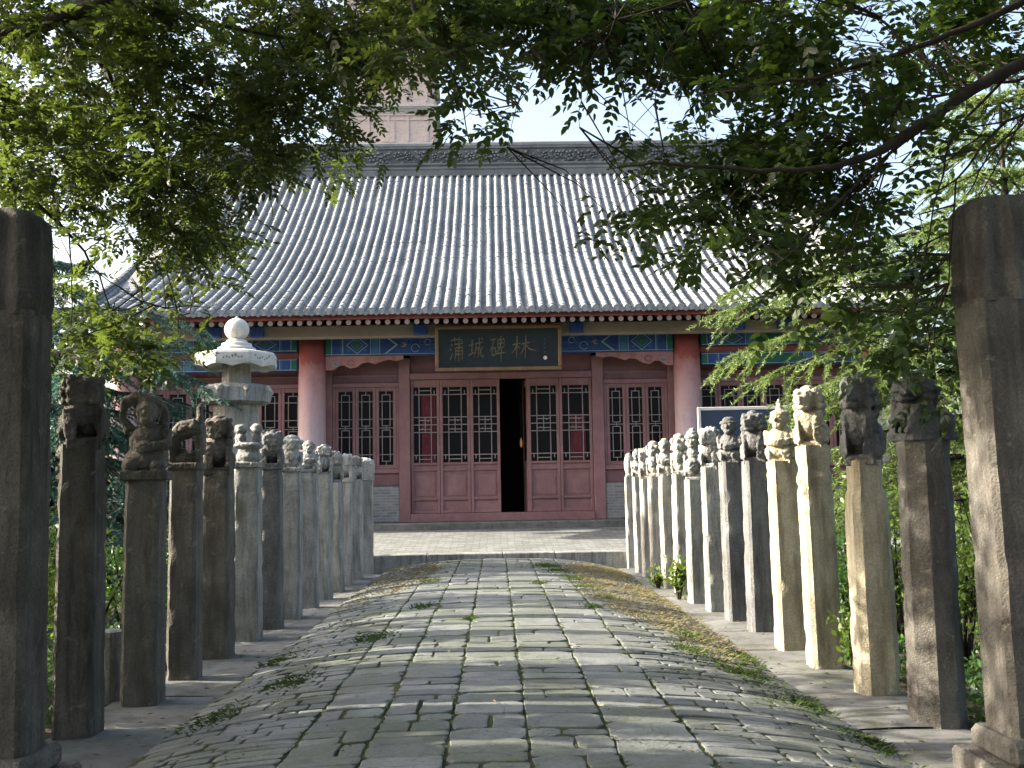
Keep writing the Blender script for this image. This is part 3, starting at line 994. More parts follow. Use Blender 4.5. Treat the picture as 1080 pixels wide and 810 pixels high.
for s in (-1, 1):                          # upswept dragon-mouth finials at the ends of the ridge
    m = MB()
    xe = at(s*9.3)
    prof = [(0, 0), (.5, -.05), (.62, .5), (.5, .95), (.58, 1.35), (.38, 1.62), (.12, 1.6), (.2, 1.42), (.34, 1.35), (.22, 1.0), (-.02, .86), (-.18, .6), (-.12, .3)]
    m.prism([(xe+s*(p-.3), RZ+.1+z) for p, z in prof], 'y', y-.16, y+.16)
    m.build('ridge_finial', M['ridge'], roof)

# a small orange paper charm hanging in the open doorway
charm = empty('door_charm', (.62, 25.99, 2.72), 0, 'small orange paper charm hanging inside the dark open doorway', 'charm')
m = MB(); m.prism([(-.02, -.1), (.0, -.15), (.03, -.1), (.03, .02), (.012, .07), (0, .12), (-.012, .07), (-.03, .0)], 'y', -.01, .01)
m.build('paper', M['orange'], charm)
m = MB(); m.tube([(0, 0, .11), (0, 0, 1.6)], .004, 5); m.build('string', M['plain_dark'], charm)

# ---------------------------------------------------------------- name plaque with four brushed characters
pl = empty('name_plaque', (.09, 24.36, 4.87), 0, 'wide blue-black name plaque with brown frame and four gold brushed characters', 'plaque')
pl.rotation_euler = (R(8), 0, R(0))
PW, PH = 1.49, .535
m = MB(); m.box(-PW+.06, PW-.06, .0, .05, -PH+.06, PH-.06); m.build('board', M['black_board'], pl)
m = MB()
fw = .085
m.box(-PW, PW, -.05, .07, PH-fw, PH, 0, .015); m.box(-PW, PW, -.05, .07, -PH, -PH+fw, 0, .015)
m.box(-PW, -PW+fw, -.048, .068, -PH+fw+.001, PH-fw-.001, 0, .015); m.box(PW-fw, PW, -.048, .068, -PH+fw+.001, PH-fw-.001, 0, .015)
m.build('frame', M['frame_gold'], pl)
CH = {
 'pu': [[(.1,.86),(.5,.9),(.92,.88)],[(.34,1),(.36,.78)],[(.66,1),(.62,.78)],[(.12,.70),(.22,.63)],[(.05,.52),(.17,.46)],[(.07,.06),(.14,.16),(.24,.36)],
        [(.34,.70),(.92,.73)],[(.43,.56),(.43,.3),(.40,.03)],[(.43,.56),(.86,.58),(.87,.1),(.78,.13)],[(.43,.43),(.86,.44)],[(.43,.29),(.86,.3)],[(.64,.82),(.63,.4),(.64,-.02)],[(.78,.84),(.88,.77)]],
 'cheng': [[(.03,.62),(.38,.68)],[(.22,.90),(.21,.5),(.22,.22)],[(.0,.18),(.4,.32)],[(.44,.70),(.98,.78)],[(.49,.72),(.46,.4),(.34,.04)],[(.48,.5),(.65,.52),(.63,.26),(.55,.29)],
        [(.68,.98),(.72,.5),(.84,.16),(.97,.06),(1.0,.24)],[(.9,.56),(.76,.3),(.56,.06)],[(.82,.95),(.92,.86)]],
 'bei': [[(.03,.84),(.42,.88)],[(.24,.86),(.16,.6),(.0,.36)],[(.15,.5),(.14,.2)],[(.15,.5),(.37,.53),(.34,.22)],[(.14,.22),(.35,.24)],[(.72,1.0),(.64,.87)],[(.5,.84),(.5,.5)],
        [(.5,.84),(.9,.87),(.88,.5)],[(.5,.68),(.88,.7)],[(.5,.52),(.88,.54)],[(.7,.84),(.64,.5),(.44,.34)],[(.4,.28),(1.0,.33)],[(.73,.48),(.72,.2),(.72,-.06)]],
 'lin': [[(.0,.6),(.46,.67)],[(.24,.97),(.25,.5),(.24,.04)],[(.24,.62),(.14,.4),(-.02,.22)],[(.26,.58),(.43,.42)],[(.5,.62),(1.0,.70)],[(.74,1.0),(.74,.5),(.73,.0)],[(.73,.63),(.62,.4),(.46,.2)],
        [(.75,.6),(.95,.42),(1.35,.34)]],
}
rng = random.Random(2)
def brush(m, pts, wd, T):
    P = [Vector((a, b)) for a, b in pts]
    # resample
    out = []
    for i in range(len(P)-1):
        for k in range(5): out.append(P[i].lerp(P[i+1], k/5))
    out.append(P[-1])
    n = len(out)
    L, Rr_ = [], []
    for i, p in enumerate(out):
        d = (out[min(n-1, i+1)]-out[max(0, i-1)])
        d = d.normalized() if d.length > 0 else Vector((1, 0))
        s = i/(n-1)
        ww = wd*(.55+.65*(1-s)**1.5+.35*math.sin(PI*s))*rng.uniform(.85, 1.15)*(.45 if i == n-1 else 1)
        nn = Vector((-d.y, d.x))*ww
        L.append(p+nn); Rr_.append(p-nn)
    vs = []
    for q in L+Rr_:
        x, z = T(q)
        vs.append((x, 0, z))
    b = len(vs)
    vs2 = [(x, -.012, z) for x, _, z in vs]
    vs1 = [(x, .001, z) for x, _, z in vs]
    fs = [(i, i+1, n+i+1, n+i) for i in range(n-1)]
    fs += [(i, b+i, b+i+1, i+1) for i in range(n-1)] + [(n+i, n+i+1, b+n+i+1, b+n+i) for i in range(n-1)]
    m.add(vs2+vs1, fs)
for key, x0, wdt, zb, ht in (('pu', -1.16, .36, -.31, .58), ('cheng', -.70, .36, -.26, .52), ('bei', -.20, .37, -.30, .58), ('lin', .33, .42, -.27, .56)):
    m = MB()
    for st_ in CH[key]:
        brush(m, st_, .024, lambda q, x0=x0, wdt=wdt, zb=zb, ht=ht: (x0+q.x*wdt+.06*(q.y-.5)*wdt, zb+q.y*ht))
    m.build('brushed_character', M['gold'], pl)
m = MB()
for k in range(4):
    for st_ in ([(.0, .8), (1, .9)], [(.45, 1), (.4, .1)], [(.05, .4), (.9, .45)]):
        brush(m, st_, .07, lambda q, k=k: (1.06+q.x*.07, .14-k*.1+q.y*.07))
m.build('signature', paint_mat('faint_gold', (.07, .065, .05), (.05, .05, .045)), pl)
m = MB(); m.tube([(1.10, -.012, -.25), (1.10, .001, -.25)], .045, 14); m.build('seal', M['white'], pl)

# ---------------------------------------------------------------- pagoda far behind
pg = empty('brick_pagoda', (-8.2, 84, 0), R(1), 'tall square pinkish brick pagoda rising behind the hall roof', 'pagoda')
z = 0.0
hw = 4.5
tier = 0
while tier < 12:
    h = 4.6 if tier == 0 else 3.55-.03*tier
    m = MB()
    m.box(-hw, hw, -hw, hw, z, z+h-.62)
    wall = m.build('tier_wall', M['pagoda'], pg)
    m = MB()                                # blind timber-style relief: posts, rail and door
    for q in range(-2, 3):
        m.box(q*hw*.42-.09, q*hw*.42+.09, -hw-.06, -hw+.02, z+.35, z+h-.85)
    m.box(-hw, hw, -hw-.08, -hw+.02, z+h-.86, z+h-.70); m.box(-hw, hw, -hw-.05, -hw+.02, z+h-1.25, z+h-1.15)
    for q in range(-6, 7):
        m.box(q*hw*.15-.13, q*hw*.15+.13, -hw-.1, -hw+.02, z+h-.70, z+h-.625)
    m.box(-.5, .5, -hw-.05, -hw+.02, z+.3, z+h-1.35)
    m.build('relief', M['pagoda'], wall)
    m = MB()
    for q in range(4):
        o = .06+q*.07
        m.box(-hw-o, hw+o, -hw-o, hw+o, z+h-.62+q*.1, z+h-.62+q*.1+.097)
    m.box(-hw-.34, hw+.34, -hw-.34, hw+.34, z+h-.22, z+h-.14)
    m.box(-hw-.12, hw+.12, -hw-.12, hw+.12, z+h-.137, z+h-.002)
    m.build('cornice', M['pagoda_trim'], pg)
    z += h
    hw *= .975
    tier += 1
m = MB(); m.lathe([(hw+.2, z), (hw*.7, z+.9), (hw*.2, z+1.6), (.9, z+1.9), (1.0, z+2.6), (.5, z+3), (.4, z+4.2), (.1, z+5)], 4, rot=PI/4)
m.build('spire', M['pagoda_trim'], pg)

# ================================================================ HITCHING POSTS
def displaced(me, amp, freq, seed):
    n = len(me.vertices)
    co = np.empty(n*3, np.float32); me.vertices.foreach_get('co', co); co = co.reshape(-1, 3)
    no = np.empty(n*3, np.float32); me.vertices.foreach_get('normal', no); no = no.reshape(-1, 3)
    d = np.array([noise.noise(Vector(p*freq)+Vector((seed*3.7, seed*1.3, 0))) + .5*noise.noise(Vector(p*freq*2.7)+Vector((seed, 9, 0))) for p in co.astype(float)])
    co += no*(d*amp)[:, None]
    me.vertices.foreach_set('co', co.ravel()); me.update()

def remeshed(name, mb, voxel, mat, parent, amp=.006, freq=16, seed=0, lap=1):
    """melts overlapping lumps into one carved surface"""
    me = bpy.data.meshes.new(name)
    me.from_pydata(mb.v, [], mb.f); me.update()
    o = bpy.data.objects.new(name, me); C.objects.link(o)
    r = o.modifiers.new('r', 'REMESH'); r.mode = 'VOXEL'; r.voxel_size = voxel
    if lap:
        s = o.modifiers.new('s', 'SMOOTH'); s.factor = .5; s.iterations = lap
    dg = bpy.context.evaluated_depsgraph_get()
    new = bpy.data.meshes.new_from_object(o.evaluated_get(dg), depsgraph=dg)
    o.modifiers.clear()
    old = o.data
    o.data = new
    bpy.data.meshes.remove(old)
    new.name = name
    displaced(new, amp, freq, seed)
    new.polygons.foreach_set('use_smooth', [True]*len(new.polygons))
    new.materials.clear(); new.materials.append(mat)
    o.parent = parent
    return o

class Lumps(MB):
    """ellipsoids and limbs in the carver's own frame: the figure looks along -y, z up"""
    def __init__(self, rng): super().__init__(); self.rng = rng
    def e(self, c, r, rx=0, rz=0):
        bm = bmesh.new(); bmesh.ops.create_icosphere(bm, subdivisions=3, radius=1)
        j = self.rng.uniform
        r = (r, r, r) if isinstance(r, (int, float)) else r
        Mx = Matrix.Translation((c[0]+j(-.004, .004), c[1]+j(-.004, .004), c[2]+j(-.004, .004))) @ Matrix.Rotation(rz, 4, 'Z') @ Matrix.Rotation(rx, 4, 'X') @ Matrix.Diagonal((*r, 1))
        self.bm(bm, 0, Mx)
    def limb(self, pts, radii): self.tube(pts, radii, 10)
    def slab(self, *a): self.box(*a)

def carve_lion(L, turn=0.0, stand=.0, roar=True):
    """seated lion with curled mane, turned head"""
    L.slab(-.155, .155, -.15, .15, -.03, .035)
    L.e((0, .06, .13), (.125, .115, .115)); L.e((.09, .02, .10), (.055, .10, .085)); L.e((-.09, .02, .10), (.055, .10, .085))
    L.e((0, -.02, .22), (.105, .095, .14), -.25)
    for s in (-1, 1):
        L.limb([(s*.075, -.06, .25), (s*.085, -.105, .15), (s*.085, -.115, .05)], [.045, .035, .035])
        L.e((s*.085, -.13, .05), (.04, .05, .028)); L.e((s*.105, -.06, .045), (.045, .075, .03))
    T = Matrix.Translation((0, -.04, .385)) @ Matrix.Rotation(turn, 4, 'Z')
    def h(c, r, rx=0):
        p = T @ Vector(c); L.e(p, r, rx, turn)
    h((0, 0, 0), (.105, .10, .095)); h((0, -.10, -.015), (.065, .05, .042)); h((0, -.135, .005), (.036, .022, .022))
    if roar: h((0, -.085, -.075), (.055, .045, .022))
    else: h((0, -.10, -.05), (.05, .045, .025))
    for s in (-1, 1):
        h((s*.045, -.085, .045), (.034, .03, .022)); h((s*.052, -.098, .022), .016); h((s*.10, .0, .035), (.02, .032, .034))
        h((s*.045, -.12, -.02), (.026, .026, .024))
    for ring, (zz, yy, rr, n) in enumerate(((.06, .02, .085, 7), (.0, .03, .105, 7), (-.06, .035, .11, 7), (-.12, .03, .10, 6))):
        for k in range(n):
            a = (k/(n-1)-.5)*PI*1.35+PI/2
            h((math.cos(a)*rr, yy+math.sin(a)*rr*.6-.01, zz), .03)
    h((0, .01, .088), (.05, .055, .03))
    L.limb([(0, .15, .08), (.03, .17, .17), (.0, .15, .26)], [.035, .04, .025])
def carve_lion_small(L, turn=0.0):
    """crouching lion, head low on the paws"""
    L.slab(-.15, .15, -.15, .15, -.03, .04)
    L.e((0, .05, .15), (.12, .12, .12)); L.e((0, -.02, .21), (.115, .105, .12))
    for s in (-1, 1):
        L.limb([(s*.085, -.05, .2), (s*.10, -.10, .05)], [.05, .038]); L.e((s*.10, -.125, .05), (.04, .05, .03)); L.e((s*.115, .04, .1), (.045, .09, .08))
    T = Matrix.Translation((0, -.055, .31)) @ Matrix.Rotation(turn, 4, 'Z')
    def h(c, r): L.e(T @ Vector(c), r, 0, turn)
    h((0, 0, 0), (.115, .105, .10)); h((0, -.10, -.03), (.075, .045, .045)); h((0, -.11, .01), (.03, .03, .025))
    for s in (-1, 1):
        h((s*.05, -.09, .04), .026); h((s*.095, .01, .08), (.03, .025, .035)); h((s*.05, -.12, -.035), .03)
    for k in range(9):
        a = k/8*PI*1.3-.15*PI
        for rr, yy in ((.105, .0), (.115, .06)):
            h((math.cos(a)*rr, yy, math.sin(a)*rr*.9), .026)
def carve_kneeler(L, hat='bun', arm=False):
    """kneeling foreign groom in a loose robe holding a bundle"""
    L.slab(-.15, .15, -.15, .15, -.03, .03)
    L.e((0, .02, .10), (.145, .135, .105)); L.e((0, .01, .23), (.12, .10, .13))
    for s in (-1, 1):
        L.e((s*.09, -.08, .07), (.055, .075, .05))
        if not (arm and s < 0):
            L.limb([(s*.12, .0, .30), (s*.145, -.05, .2), (s*.05, -.125, .19)], [.045, .042, .032])
    L.e((0, -.11, .18), (.06, .04, .045))
    L.limb([(0, 0, .3), (0, -.01, .39)], [.06, .05])
    L.e((0, -.015, .425), (.072, .08, .09)); L.e((0, -.095, .42), (.016, .022, .024)); L.e((0, -.08, .385), (.03, .02, .014))
    for s in (-1, 1): L.e((s*.075, -.0, .42), (.014, .022, .03)); L.e((s*.03, -.083, .445), .013)
    L.e((0, -.075, .36), (.04, .03, .035))
    if hat == 'bun':
        L.e((0, .0, .475), (.08, .085, .05)); L.e((0, .0, .53), (.034, .034, .04)); L.e((0, 0, .575), (.022, .022, .03)); L.e((0, 0, .61), (.014, .014, .025))
    elif hat == 'turban':
        L.e((0, .0, .475), (.095, .095, .035)); L.e((0, .0, .51), (.07, .075, .035))
    elif hat == 'cap':
        L.e((0, .0, .47), (.088, .09, .05)); L.e((0, .0, .505), (.06, .062, .05))
    if arm:
        L.limb([(-.11, .0, .30), (-.175, .0, .385), (-.15, .0, .50), (-.03, -.02, .545)], [.046, .04, .037, .036])
        L.e((0, .01, .50), (.08, .08, .045)); L.limb([(.10, .03, .32), (.11, .05, .42), (.06, .03, .5)], [.04, .035, .035])
def carve_lion_cub(L):
    """two round heads on a drum-shaped cushion"""
    L.slab(-.15, .15, -.14, .14, -.03, .03)
    L.e((0, 0, .09), (.12, .12, .10)); L.e((0, 0, .22), (.155, .135, .045)); L.e((0, 0, .15), (.1, .1, .1))
    for s in (-1, 1):
        L.e((s*.075, 0, .30), (.05, .06, .08)); L.e((s*.075, -.005, .40), .062); L.e((s*.075, -.06, .385), (.03, .025, .022)); L.e((s*.06, -.05, .30), (.03, .03, .06))
def carve_saddle(L):
    """broken beast: arched body with a hole below and one upright horn"""
    L.slab(-.155, .155, -.15, .15, -.03, .03)
    for s in (-1, 1):
        L.limb([(s*.11, -.03, .26), (s*.125, -.03, .14), (s*.12, -.02, .0)], [.06, .05, .05])
    L.limb([(-.13, 0, .25), (-.04, 0, .31), (.06, 0, .33), (.13, .02, .31)], [.07, .085, .085, .07])
    L.limb([(-.13, .05, .3), (-.1, .08, .15), (-.03, .09, .06)], [.05, .05, .05]); L.limb([(.10, .08, .3), (.11, .09, .1)], [.06, .06])
    L.e((.0, -.03, .07), (.09, .06, .05))
    L.limb([(.10, 0, .33), (.115, 0, .42), (.12, -.01, .49)], [.055, .042, .04]); L.e((.12, -.01, .50), (.042, .042, .045))
    L.limb([(.15, .08, .3), (.16, .09, .42)], [.03, .025])
def carve_totem(L):
    """turbaned head above a crouching monkey"""
    L.slab(-.13, .13, -.13, .13, -.03, .03)
    L.e((0, -.02, .16), (.12, .12, .12)); L.e((0, -.10, .18), (.075, .05, .06)); L.e((0, -.12, .13), (.05, .035, .025))
    for s in (-1, 1): L.e((s*.05, -.11, .22), .022); L.limb([(s*.11, .0, .2), (s*.12, -.08, .06)], [.04, .035])
    L.e((0, 0, .32), (.085, .08, .10))
    L.e((0, -.01, .47), (.085, .09, .10)); L.e((0, -.10, .46), (.02, .022, .03)); L.e((0, -.085, .42), (.04, .02, .015))
    for s in (-1, 1): L.e((s*.035, -.09, .49), .014); L.e((s*.085, .0, .46), (.015, .022, .03))
    L.e((0, 0, .54), (.105, .105, .05)); L.e((0, 0, .585), (.08, .08, .045)); L.e((0, 0, .62), (.045, .045, .035))
    L.limb([(-.1, -.02, .3), (-.12, -.06, .22)], [.04, .035]); L.limb([(.1, -.02, .3), (.12, -.06, .22)], [.04, .035])
def carve_egg(L):
    L.slab(-.09, .09, -.09, .09, -.05, .04)
    L.e((0, 0, .235), (.115, .115, .225)); L.e((0, 0, .04), (.075, .075, .05))
def carve_block(L):
    L.slab(-.15, .15, -.14, .14, -.03, .30); L.e((0, 0, .30), (.15, .14, .11)); L.e((-.03, .02, .36), (.10, .1, .06))
def carve_cap(L, k=0):
    """small capped figure with hooded head on narrow neck"""
    L.slab(-.14, .14, -.14, .14, -.03, .03)
    L.e((0, .0, .10), (.10, .10, .11)); L.e((0, -.03, .21), (.095, .085, .10)); L.e((0, -.09, .19), (.06, .05, .07))
    for s in (-1, 1): L.limb([(s*.10, .0, .24), (s*.13, -.05, .12), (s*.10, -.08, .02)], [.038, .034, .036])
    L.e((0, -.02, .33), (.10, .10, .095)); L.e((0, -.11, .315), (.03, .03, .03))
    for s in (-1, 1): L.e((s*.042, -.10, .35), .018); L.e((s*.105, .0, .32), (.018, .03, .04))
    L.e((0, .01, .39), (.12, .12, .055)); L.e((0, .01, .44), (.085, .085, .05))
    for q in range(8):
        a = q*PI/4; L.e((math.cos(a)*.11, .01+math.sin(a)*.11, .395), (.03, .03, .035))

def shaft_mesh(name, z0, z1, wx, wy, mat, parent, seed, chamfer=.028, collar=None, rough=1.0):
    rg = random.Random(seed)
    nz = max(8, int((z1-z0)/.045))
    ring = []
    hx, hy, c = wx/2, wy/2, chamfer
    def side(a, b, n): return [(a[0]+(b[0]-a[0])*k/n, a[1]+(b[1]-a[1])*k/n) for k in range(n)]
    cs = [(hx-c, -hy), (hx, -hy+c), (hx, hy-c), (hx-c, hy), (-hx+c, hy), (-hx, hy-c), (-hx, -hy+c), (-hx+c, -hy)]
    for i in range(8): ring += side(cs[i], cs[(i+1) % 8], 1 if i % 2 == 0 else 6)
    n = len(ring)
    vs, fs = [], []
    for k in range(nz+1):
        s = k/nz
        z = z0+(z1-z0)*s
        f = 1.05-.07*s
        if collar:
            for (ca, cb, cf) in collar:
                if ca <= z1-z <= cb: f *= cf
        for (x, y) in ring:
            p = Vector((x*3+seed, y*3, z*2.2))
            d = noise.noise(p*1.1)*.002+noise.noise(p*4)*.0024*rough+noise.noise(p*14)*.0028*rough
            edge = (abs(abs(x)-hx) < c*1.01) and (abs(abs(y)-hy) < c*1.01)
            if edge: d -= max(0, noise.noise(Vector((x*9+seed, y*9, z*6)))-.12)*.026*rough
            l = math.hypot(x, y)
            vs.append((x*f*(1+d/l), y*f*(1+d/l), z+(noise.noise(p*3)*.006 if k == nz else 0)))
    for k in range(nz):
        for i in range(n):
            a, b = k*n+i, k*n+(i+1) % n
            fs.append((a, b, b+n, a+n))
    fs.append(tuple(range(nz*n, nz*n+n)))
    m = MB(); m.add(vs, fs)
    o = m.build(name, mat, parent, smooth=True)
    o.data.set_sharp_from_angle(angle=R(28))
    return o

CARV = {'lion': carve_lion, 'crouch': carve_lion_small, 'groom': carve_kneeler, 'pair': carve_lion_cub, 'saddle': carve_saddle,
        'totem': carve_totem, 'egg': carve_egg, 'block': carve_block, 'cap': carve_cap}
def hitching_post(x, y, wx, wy, zs, ht, kind, kw, mat, face, label, seed, group, collar=None, chamfer=.028, cscale=1.0, rough=1.0, lean=(0, 0), rz=0, cmat=None):
    p = empty('hitching_post', (x, y, 0), R(rz), label, 'hitching post', group)
    p.rotation_euler = (R(lean[0]), R(lean[1]), R(rz))
    shaft_mesh('shaft', -.06, zs, wx, wy, M[mat], p, seed, chamfer, collar, rough)
    L = Lumps(random.Random(seed))
    CARV[kind](L, **kw)
    Lz = max(v[2] for v in L.v)
    k = ht/Lz
    kx = min(1.6, wx/.228)*cscale
    rot = Matrix.Rotation(R(face), 3, 'Z')
    L.v = [tuple((rot @ Vector((v[0]*kx, v[1]*kx, v[2]*k)))+Vector((0, 0, zs))) for v in L.v]
    lim = (.72 if kw.get('arm') else .53)*max(wx, wy)
    L.v = [(max(-lim, min(lim, v[0])), max(-lim, min(lim, v[1])), v[2]) for v in L.v]
    name = {'lion': 'lion_carving', 'crouch': 'lion_carving', 'groom': 'groom_carving', 'pair': 'twin_head_carving', 'saddle': 'beast_carving',
            'totem': 'stacked_head_carving', 'egg': 'egg_finial', 'block': 'cap_block', 'cap': 'hooded_carving'}[kind]
    remeshed(name, L, .0085, M[cmat or mat], p, .0075 if kind not in ('egg',) else .003, 30, seed, 0)
    return p

GL, GR = 'carved hitching posts along the left side of the ramp', 'carved hitching posts along the right side of the ramp'
col1 = [(.10, .13, .9), (.24, .27, .94)]
# x, y, width, shaft top, carving height, kind, options, material, facing (deg; 0 = towards the camera, 90 = right), label
LEFT = [
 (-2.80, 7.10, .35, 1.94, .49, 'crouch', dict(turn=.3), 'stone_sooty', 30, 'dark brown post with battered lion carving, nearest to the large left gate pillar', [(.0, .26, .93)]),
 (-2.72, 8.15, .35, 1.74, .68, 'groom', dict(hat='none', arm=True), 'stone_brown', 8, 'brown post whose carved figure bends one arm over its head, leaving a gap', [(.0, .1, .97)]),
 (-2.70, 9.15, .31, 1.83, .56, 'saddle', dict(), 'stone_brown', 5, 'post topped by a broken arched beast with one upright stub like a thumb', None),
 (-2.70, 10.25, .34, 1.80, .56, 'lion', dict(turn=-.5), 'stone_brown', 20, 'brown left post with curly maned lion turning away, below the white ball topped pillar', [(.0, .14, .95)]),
 (-2.70, 11.45, .33, 1.89, .46, 'pair', dict(), 'stone_grey', 0, 'grey post crowned by two small round heads side by side on a cushion', [(.14, .16, .93), (.26, .28, .93)]),
 (-2.63, 12.35, .29, 1.89, .44, 'crouch', dict(turn=-.2), 'stone_dark', 15, 'dark speckled granite post with squat lion, just right of the twin headed post', [(.0, .1, .9)]),
 (-2.62, 13.40, .31, 1.87, .45, 'cap', dict(), 'stone_grey', 8, 'pale blue-grey post with a round capped figure like a mushroom, left row', [(.0, .14, .94)]),
 (-2.58, 14.50, .29, 1.87, .43, 'groom', dict(hat='cap'), 'stone_grey', 10, 'grey left post with narrow capped groom, in front of the faded left column', [(.16, .2, .93)]),
 (-2.56, 15.60, .28, 1.84, .45, 'lion', dict(turn=.3, roar=False), 'stone_grey', 25, 'slim grey left post with small dark seated lion, beside the faded left column', None),
 (-2.56, 16.70, .30, 1.72, .52, 'crouch', dict(turn=.5), 'stone_grey', 35, 'short grey post with wide sunlit lion, fourth from the far end of the left row', None),
 (-2.57, 17.85, .28, 1.76, .47, 'crouch', dict(turn=.1), 'stone_pale', 10, 'pale grey post with round lion face, third from the far end of the left row', None),
 (-2.53, 18.95, .29, 1.76, .46, 'lion', dict(turn=.7), 'stone_pale', 40, 'pale post with thin pierced lion, second from the far end of the left row', None),
 (-2.52, 20.15, .33, 1.80, .42, 'block', dict(), 'stone_pale', 0, 'plain pale post with rounded top and no figure, last of the left row', None),
]
for i, (x, y, wd, zs, ht, kind, kw, mat, face, lab, col) in enumerate(LEFT):
    wd = wd/(1+.8*abs(x)/y); x -= .03
    hitching_post(x, y+.12, wd*.96, wd, zs, ht, kind, kw, mat, face, lab, 10+i*3, GL, col, rough=1.1 if i < 4 else .9, lean=(random.Random(i).uniform(-.5, .5), random.Random(i+40).uniform(-.6, .5)), rz=random.Random(i+5).uniform(-4, 4))
RIGHT = [
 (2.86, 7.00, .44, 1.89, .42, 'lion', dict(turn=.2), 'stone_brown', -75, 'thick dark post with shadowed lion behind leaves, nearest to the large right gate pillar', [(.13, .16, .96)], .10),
 (2.80, 7.95, .37, 1.76, .68, 'lion', dict(turn=-.25), 'stone_cream', -40, 'tall post with dark roaring lion on a narrower drum above a sunlit shaft', [(.0, .26, .82), (.26, .30, .97)], .05),
 (2.78, 9.15, .33, 1.92, .54, 'lion', dict(turn=-.1), 'stone_cream', -35, 'cream sandstone post with bright sunlit open mouthed lion, right row', [(.16, .24, .9), (.32, .36, .92)], .03),
 (2.78, 10.18, .34, 1.81, .62, 'groom', dict(hat='bun'), 'stone_cream', -35, 'cream post with kneeling figure wearing a tall pointed topknot', [(.05, .12, .95)], .03),
 (2.80, 11.40, .33, 1.84, .56, 'lion', dict(turn=-.2), 'stone_dark', -30, 'dark granite post with bulky seated lion, between the topknot post and the other dark post', None, .028),
 (2.74, 12.28, .31, 1.85, .54, 'groom', dict(hat='turban'), 'stone_dark', -30, 'dark granite post with pot bellied figure under a flat turban', None, .028),
 (2.73, 13.28, .31, 1.81, .53, 'crouch', dict(turn=-.3), 'stone_grey', -35, 'grey right post with crouching lion, below the left edge of the blue notice board', None, .028),
 (2.66, 14.20, .28, 1.66, .71, 'totem', dict(), 'stone_grey', -25, 'pale post with turbaned head stacked above a small monkey face', None, .028),
 (2.67, 15.35, .27, 1.75, .60, 'cap', dict(), 'stone_pale', -25, 'pale post with hooded figure, just left of the post with two stacked heads', [(.0, .18, .93)], .028),
 (2.64, 16.35, .26, 1.76, .57, 'groom', dict(hat='cap'), 'stone_pale', -25, 'whitish post with slim capped groom, second to the left of the stacked heads post', [(.0, .2, .92)], .028),
 (2.64, 17.55, .27, 1.75, .59, 'cap', dict(), 'stone_pale', -25, 'whitish post with wide mop headed figure, fourth from the far end of the right row', [(.0, .2, .93)], .028),
 (2.59, 18.30, .24, 1.70, .56, 'crouch', dict(turn=.0), 'stone_pale', -25, 'slim whitish post with small lion, third from the far end of the right row', None, .028),
 (2.60, 19.30, .24, 1.74, .53, 'groom', dict(hat='cap'), 'stone_pale', -25, 'slim whitish post with little round headed figure, next to the egg topped post', None, .028),
 (2.56, 20.30, .22, 1.76, .47, 'egg', dict(), 'stone_pale', 0, 'slim pale post topped by a smooth egg shaped finial, last of the right row', None, .02),
]
for i, (x, y, wd, zs, ht, kind, kw, mat, face, lab, col, ch) in enumerate(RIGHT):
    wd = wd/(1+.75*abs(x)/y); x += .065 if i < 6 else .045
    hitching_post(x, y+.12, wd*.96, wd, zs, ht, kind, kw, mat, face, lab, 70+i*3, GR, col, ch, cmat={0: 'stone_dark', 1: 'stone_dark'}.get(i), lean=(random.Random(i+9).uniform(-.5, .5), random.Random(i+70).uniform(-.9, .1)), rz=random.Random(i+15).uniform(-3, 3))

# ---------------------------------------------------------------- the two big gate pillars
def gate_pillar(xi, s, label, mat, seed, lean=0):
    """xi: face towards the ramp; s: -1 left, 1 right"""
    w_, d_ = .62, .34
    xc = xi+s*w_/2
    p = empty('gate_pillar', (xc, 5.62, 0), 0, label, 'pillar', 'large stone gate pillars at the near end of the ramp')
    p.rotation_euler = (0, R(lean), 0)
    shaft_mesh('shaft', .27, 2.575, w_*.97, d_*.96, M[mat], p, seed, .03, None, .9)
    # fluted upper block above a groove
    m = MB()
    n = 120
    hx, hy = w_/2, d_/2
    out = []
    for k in range(n):
        a = 2*PI*k/n
        ca, sa = math.cos(a), math.sin(a)
        f = 1/max(abs(ca)/hx, abs(sa)/hy)
        x, y = ca*f, sa*f
        fl = .055*(.5+.5*math.cos(x*42)) if abs(abs(y)-hy) < 1e-6 else .055*(.5+.5*math.cos(y*44))
        out.append((x*(1-fl*1.4), y*(1-fl*3)))
    rows = [(2.555, .99), (2.585, .985), (2.61, 1.02), (2.68, 1.04), (2.69, 1.0), (2.85, 1.0), (3.0, .995), (3.08, .96), (3.13, .80), (3.15, .5)]
    vs = [(x*f+.008*noise.noise(Vector((x*6, y*6, z*4+seed))), y*f+.008*noise.noise(Vector((x*6+9, y*6, z*4))), z) for z, f in rows for x, y in out]
    fs = [(r*n+i, r*n+(i+1) % n, (r+1)*n+(i+1) % n, (r+1)*n+i) for r in range(len(rows)-1) for i in range(n)]
    fs.append(tuple(range((len(rows)-1)*n, len(rows)*n)))
    m.add(vs, fs)
    m.build('capital', M[mat], p, smooth=True).data.set_sharp_from_angle(angle=R(40))
    m = MB()
    m.box(-w_/2-.14, w_/2+.14, -d_/2-.16, d_/2+.14, -.05, .15, 0, .02)
    m.box(-w_/2-.06, w_/2+.06, -d_/2-.08, d_/2+.07, .148, .28, 0, .03)
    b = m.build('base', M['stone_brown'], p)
    return p
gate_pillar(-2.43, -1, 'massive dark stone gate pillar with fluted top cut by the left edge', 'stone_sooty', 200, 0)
gate_pillar(2.64, 1, 'massive stone gate pillar on stepped base cut by the right edge', 'stone_brown', 230, -1.6)

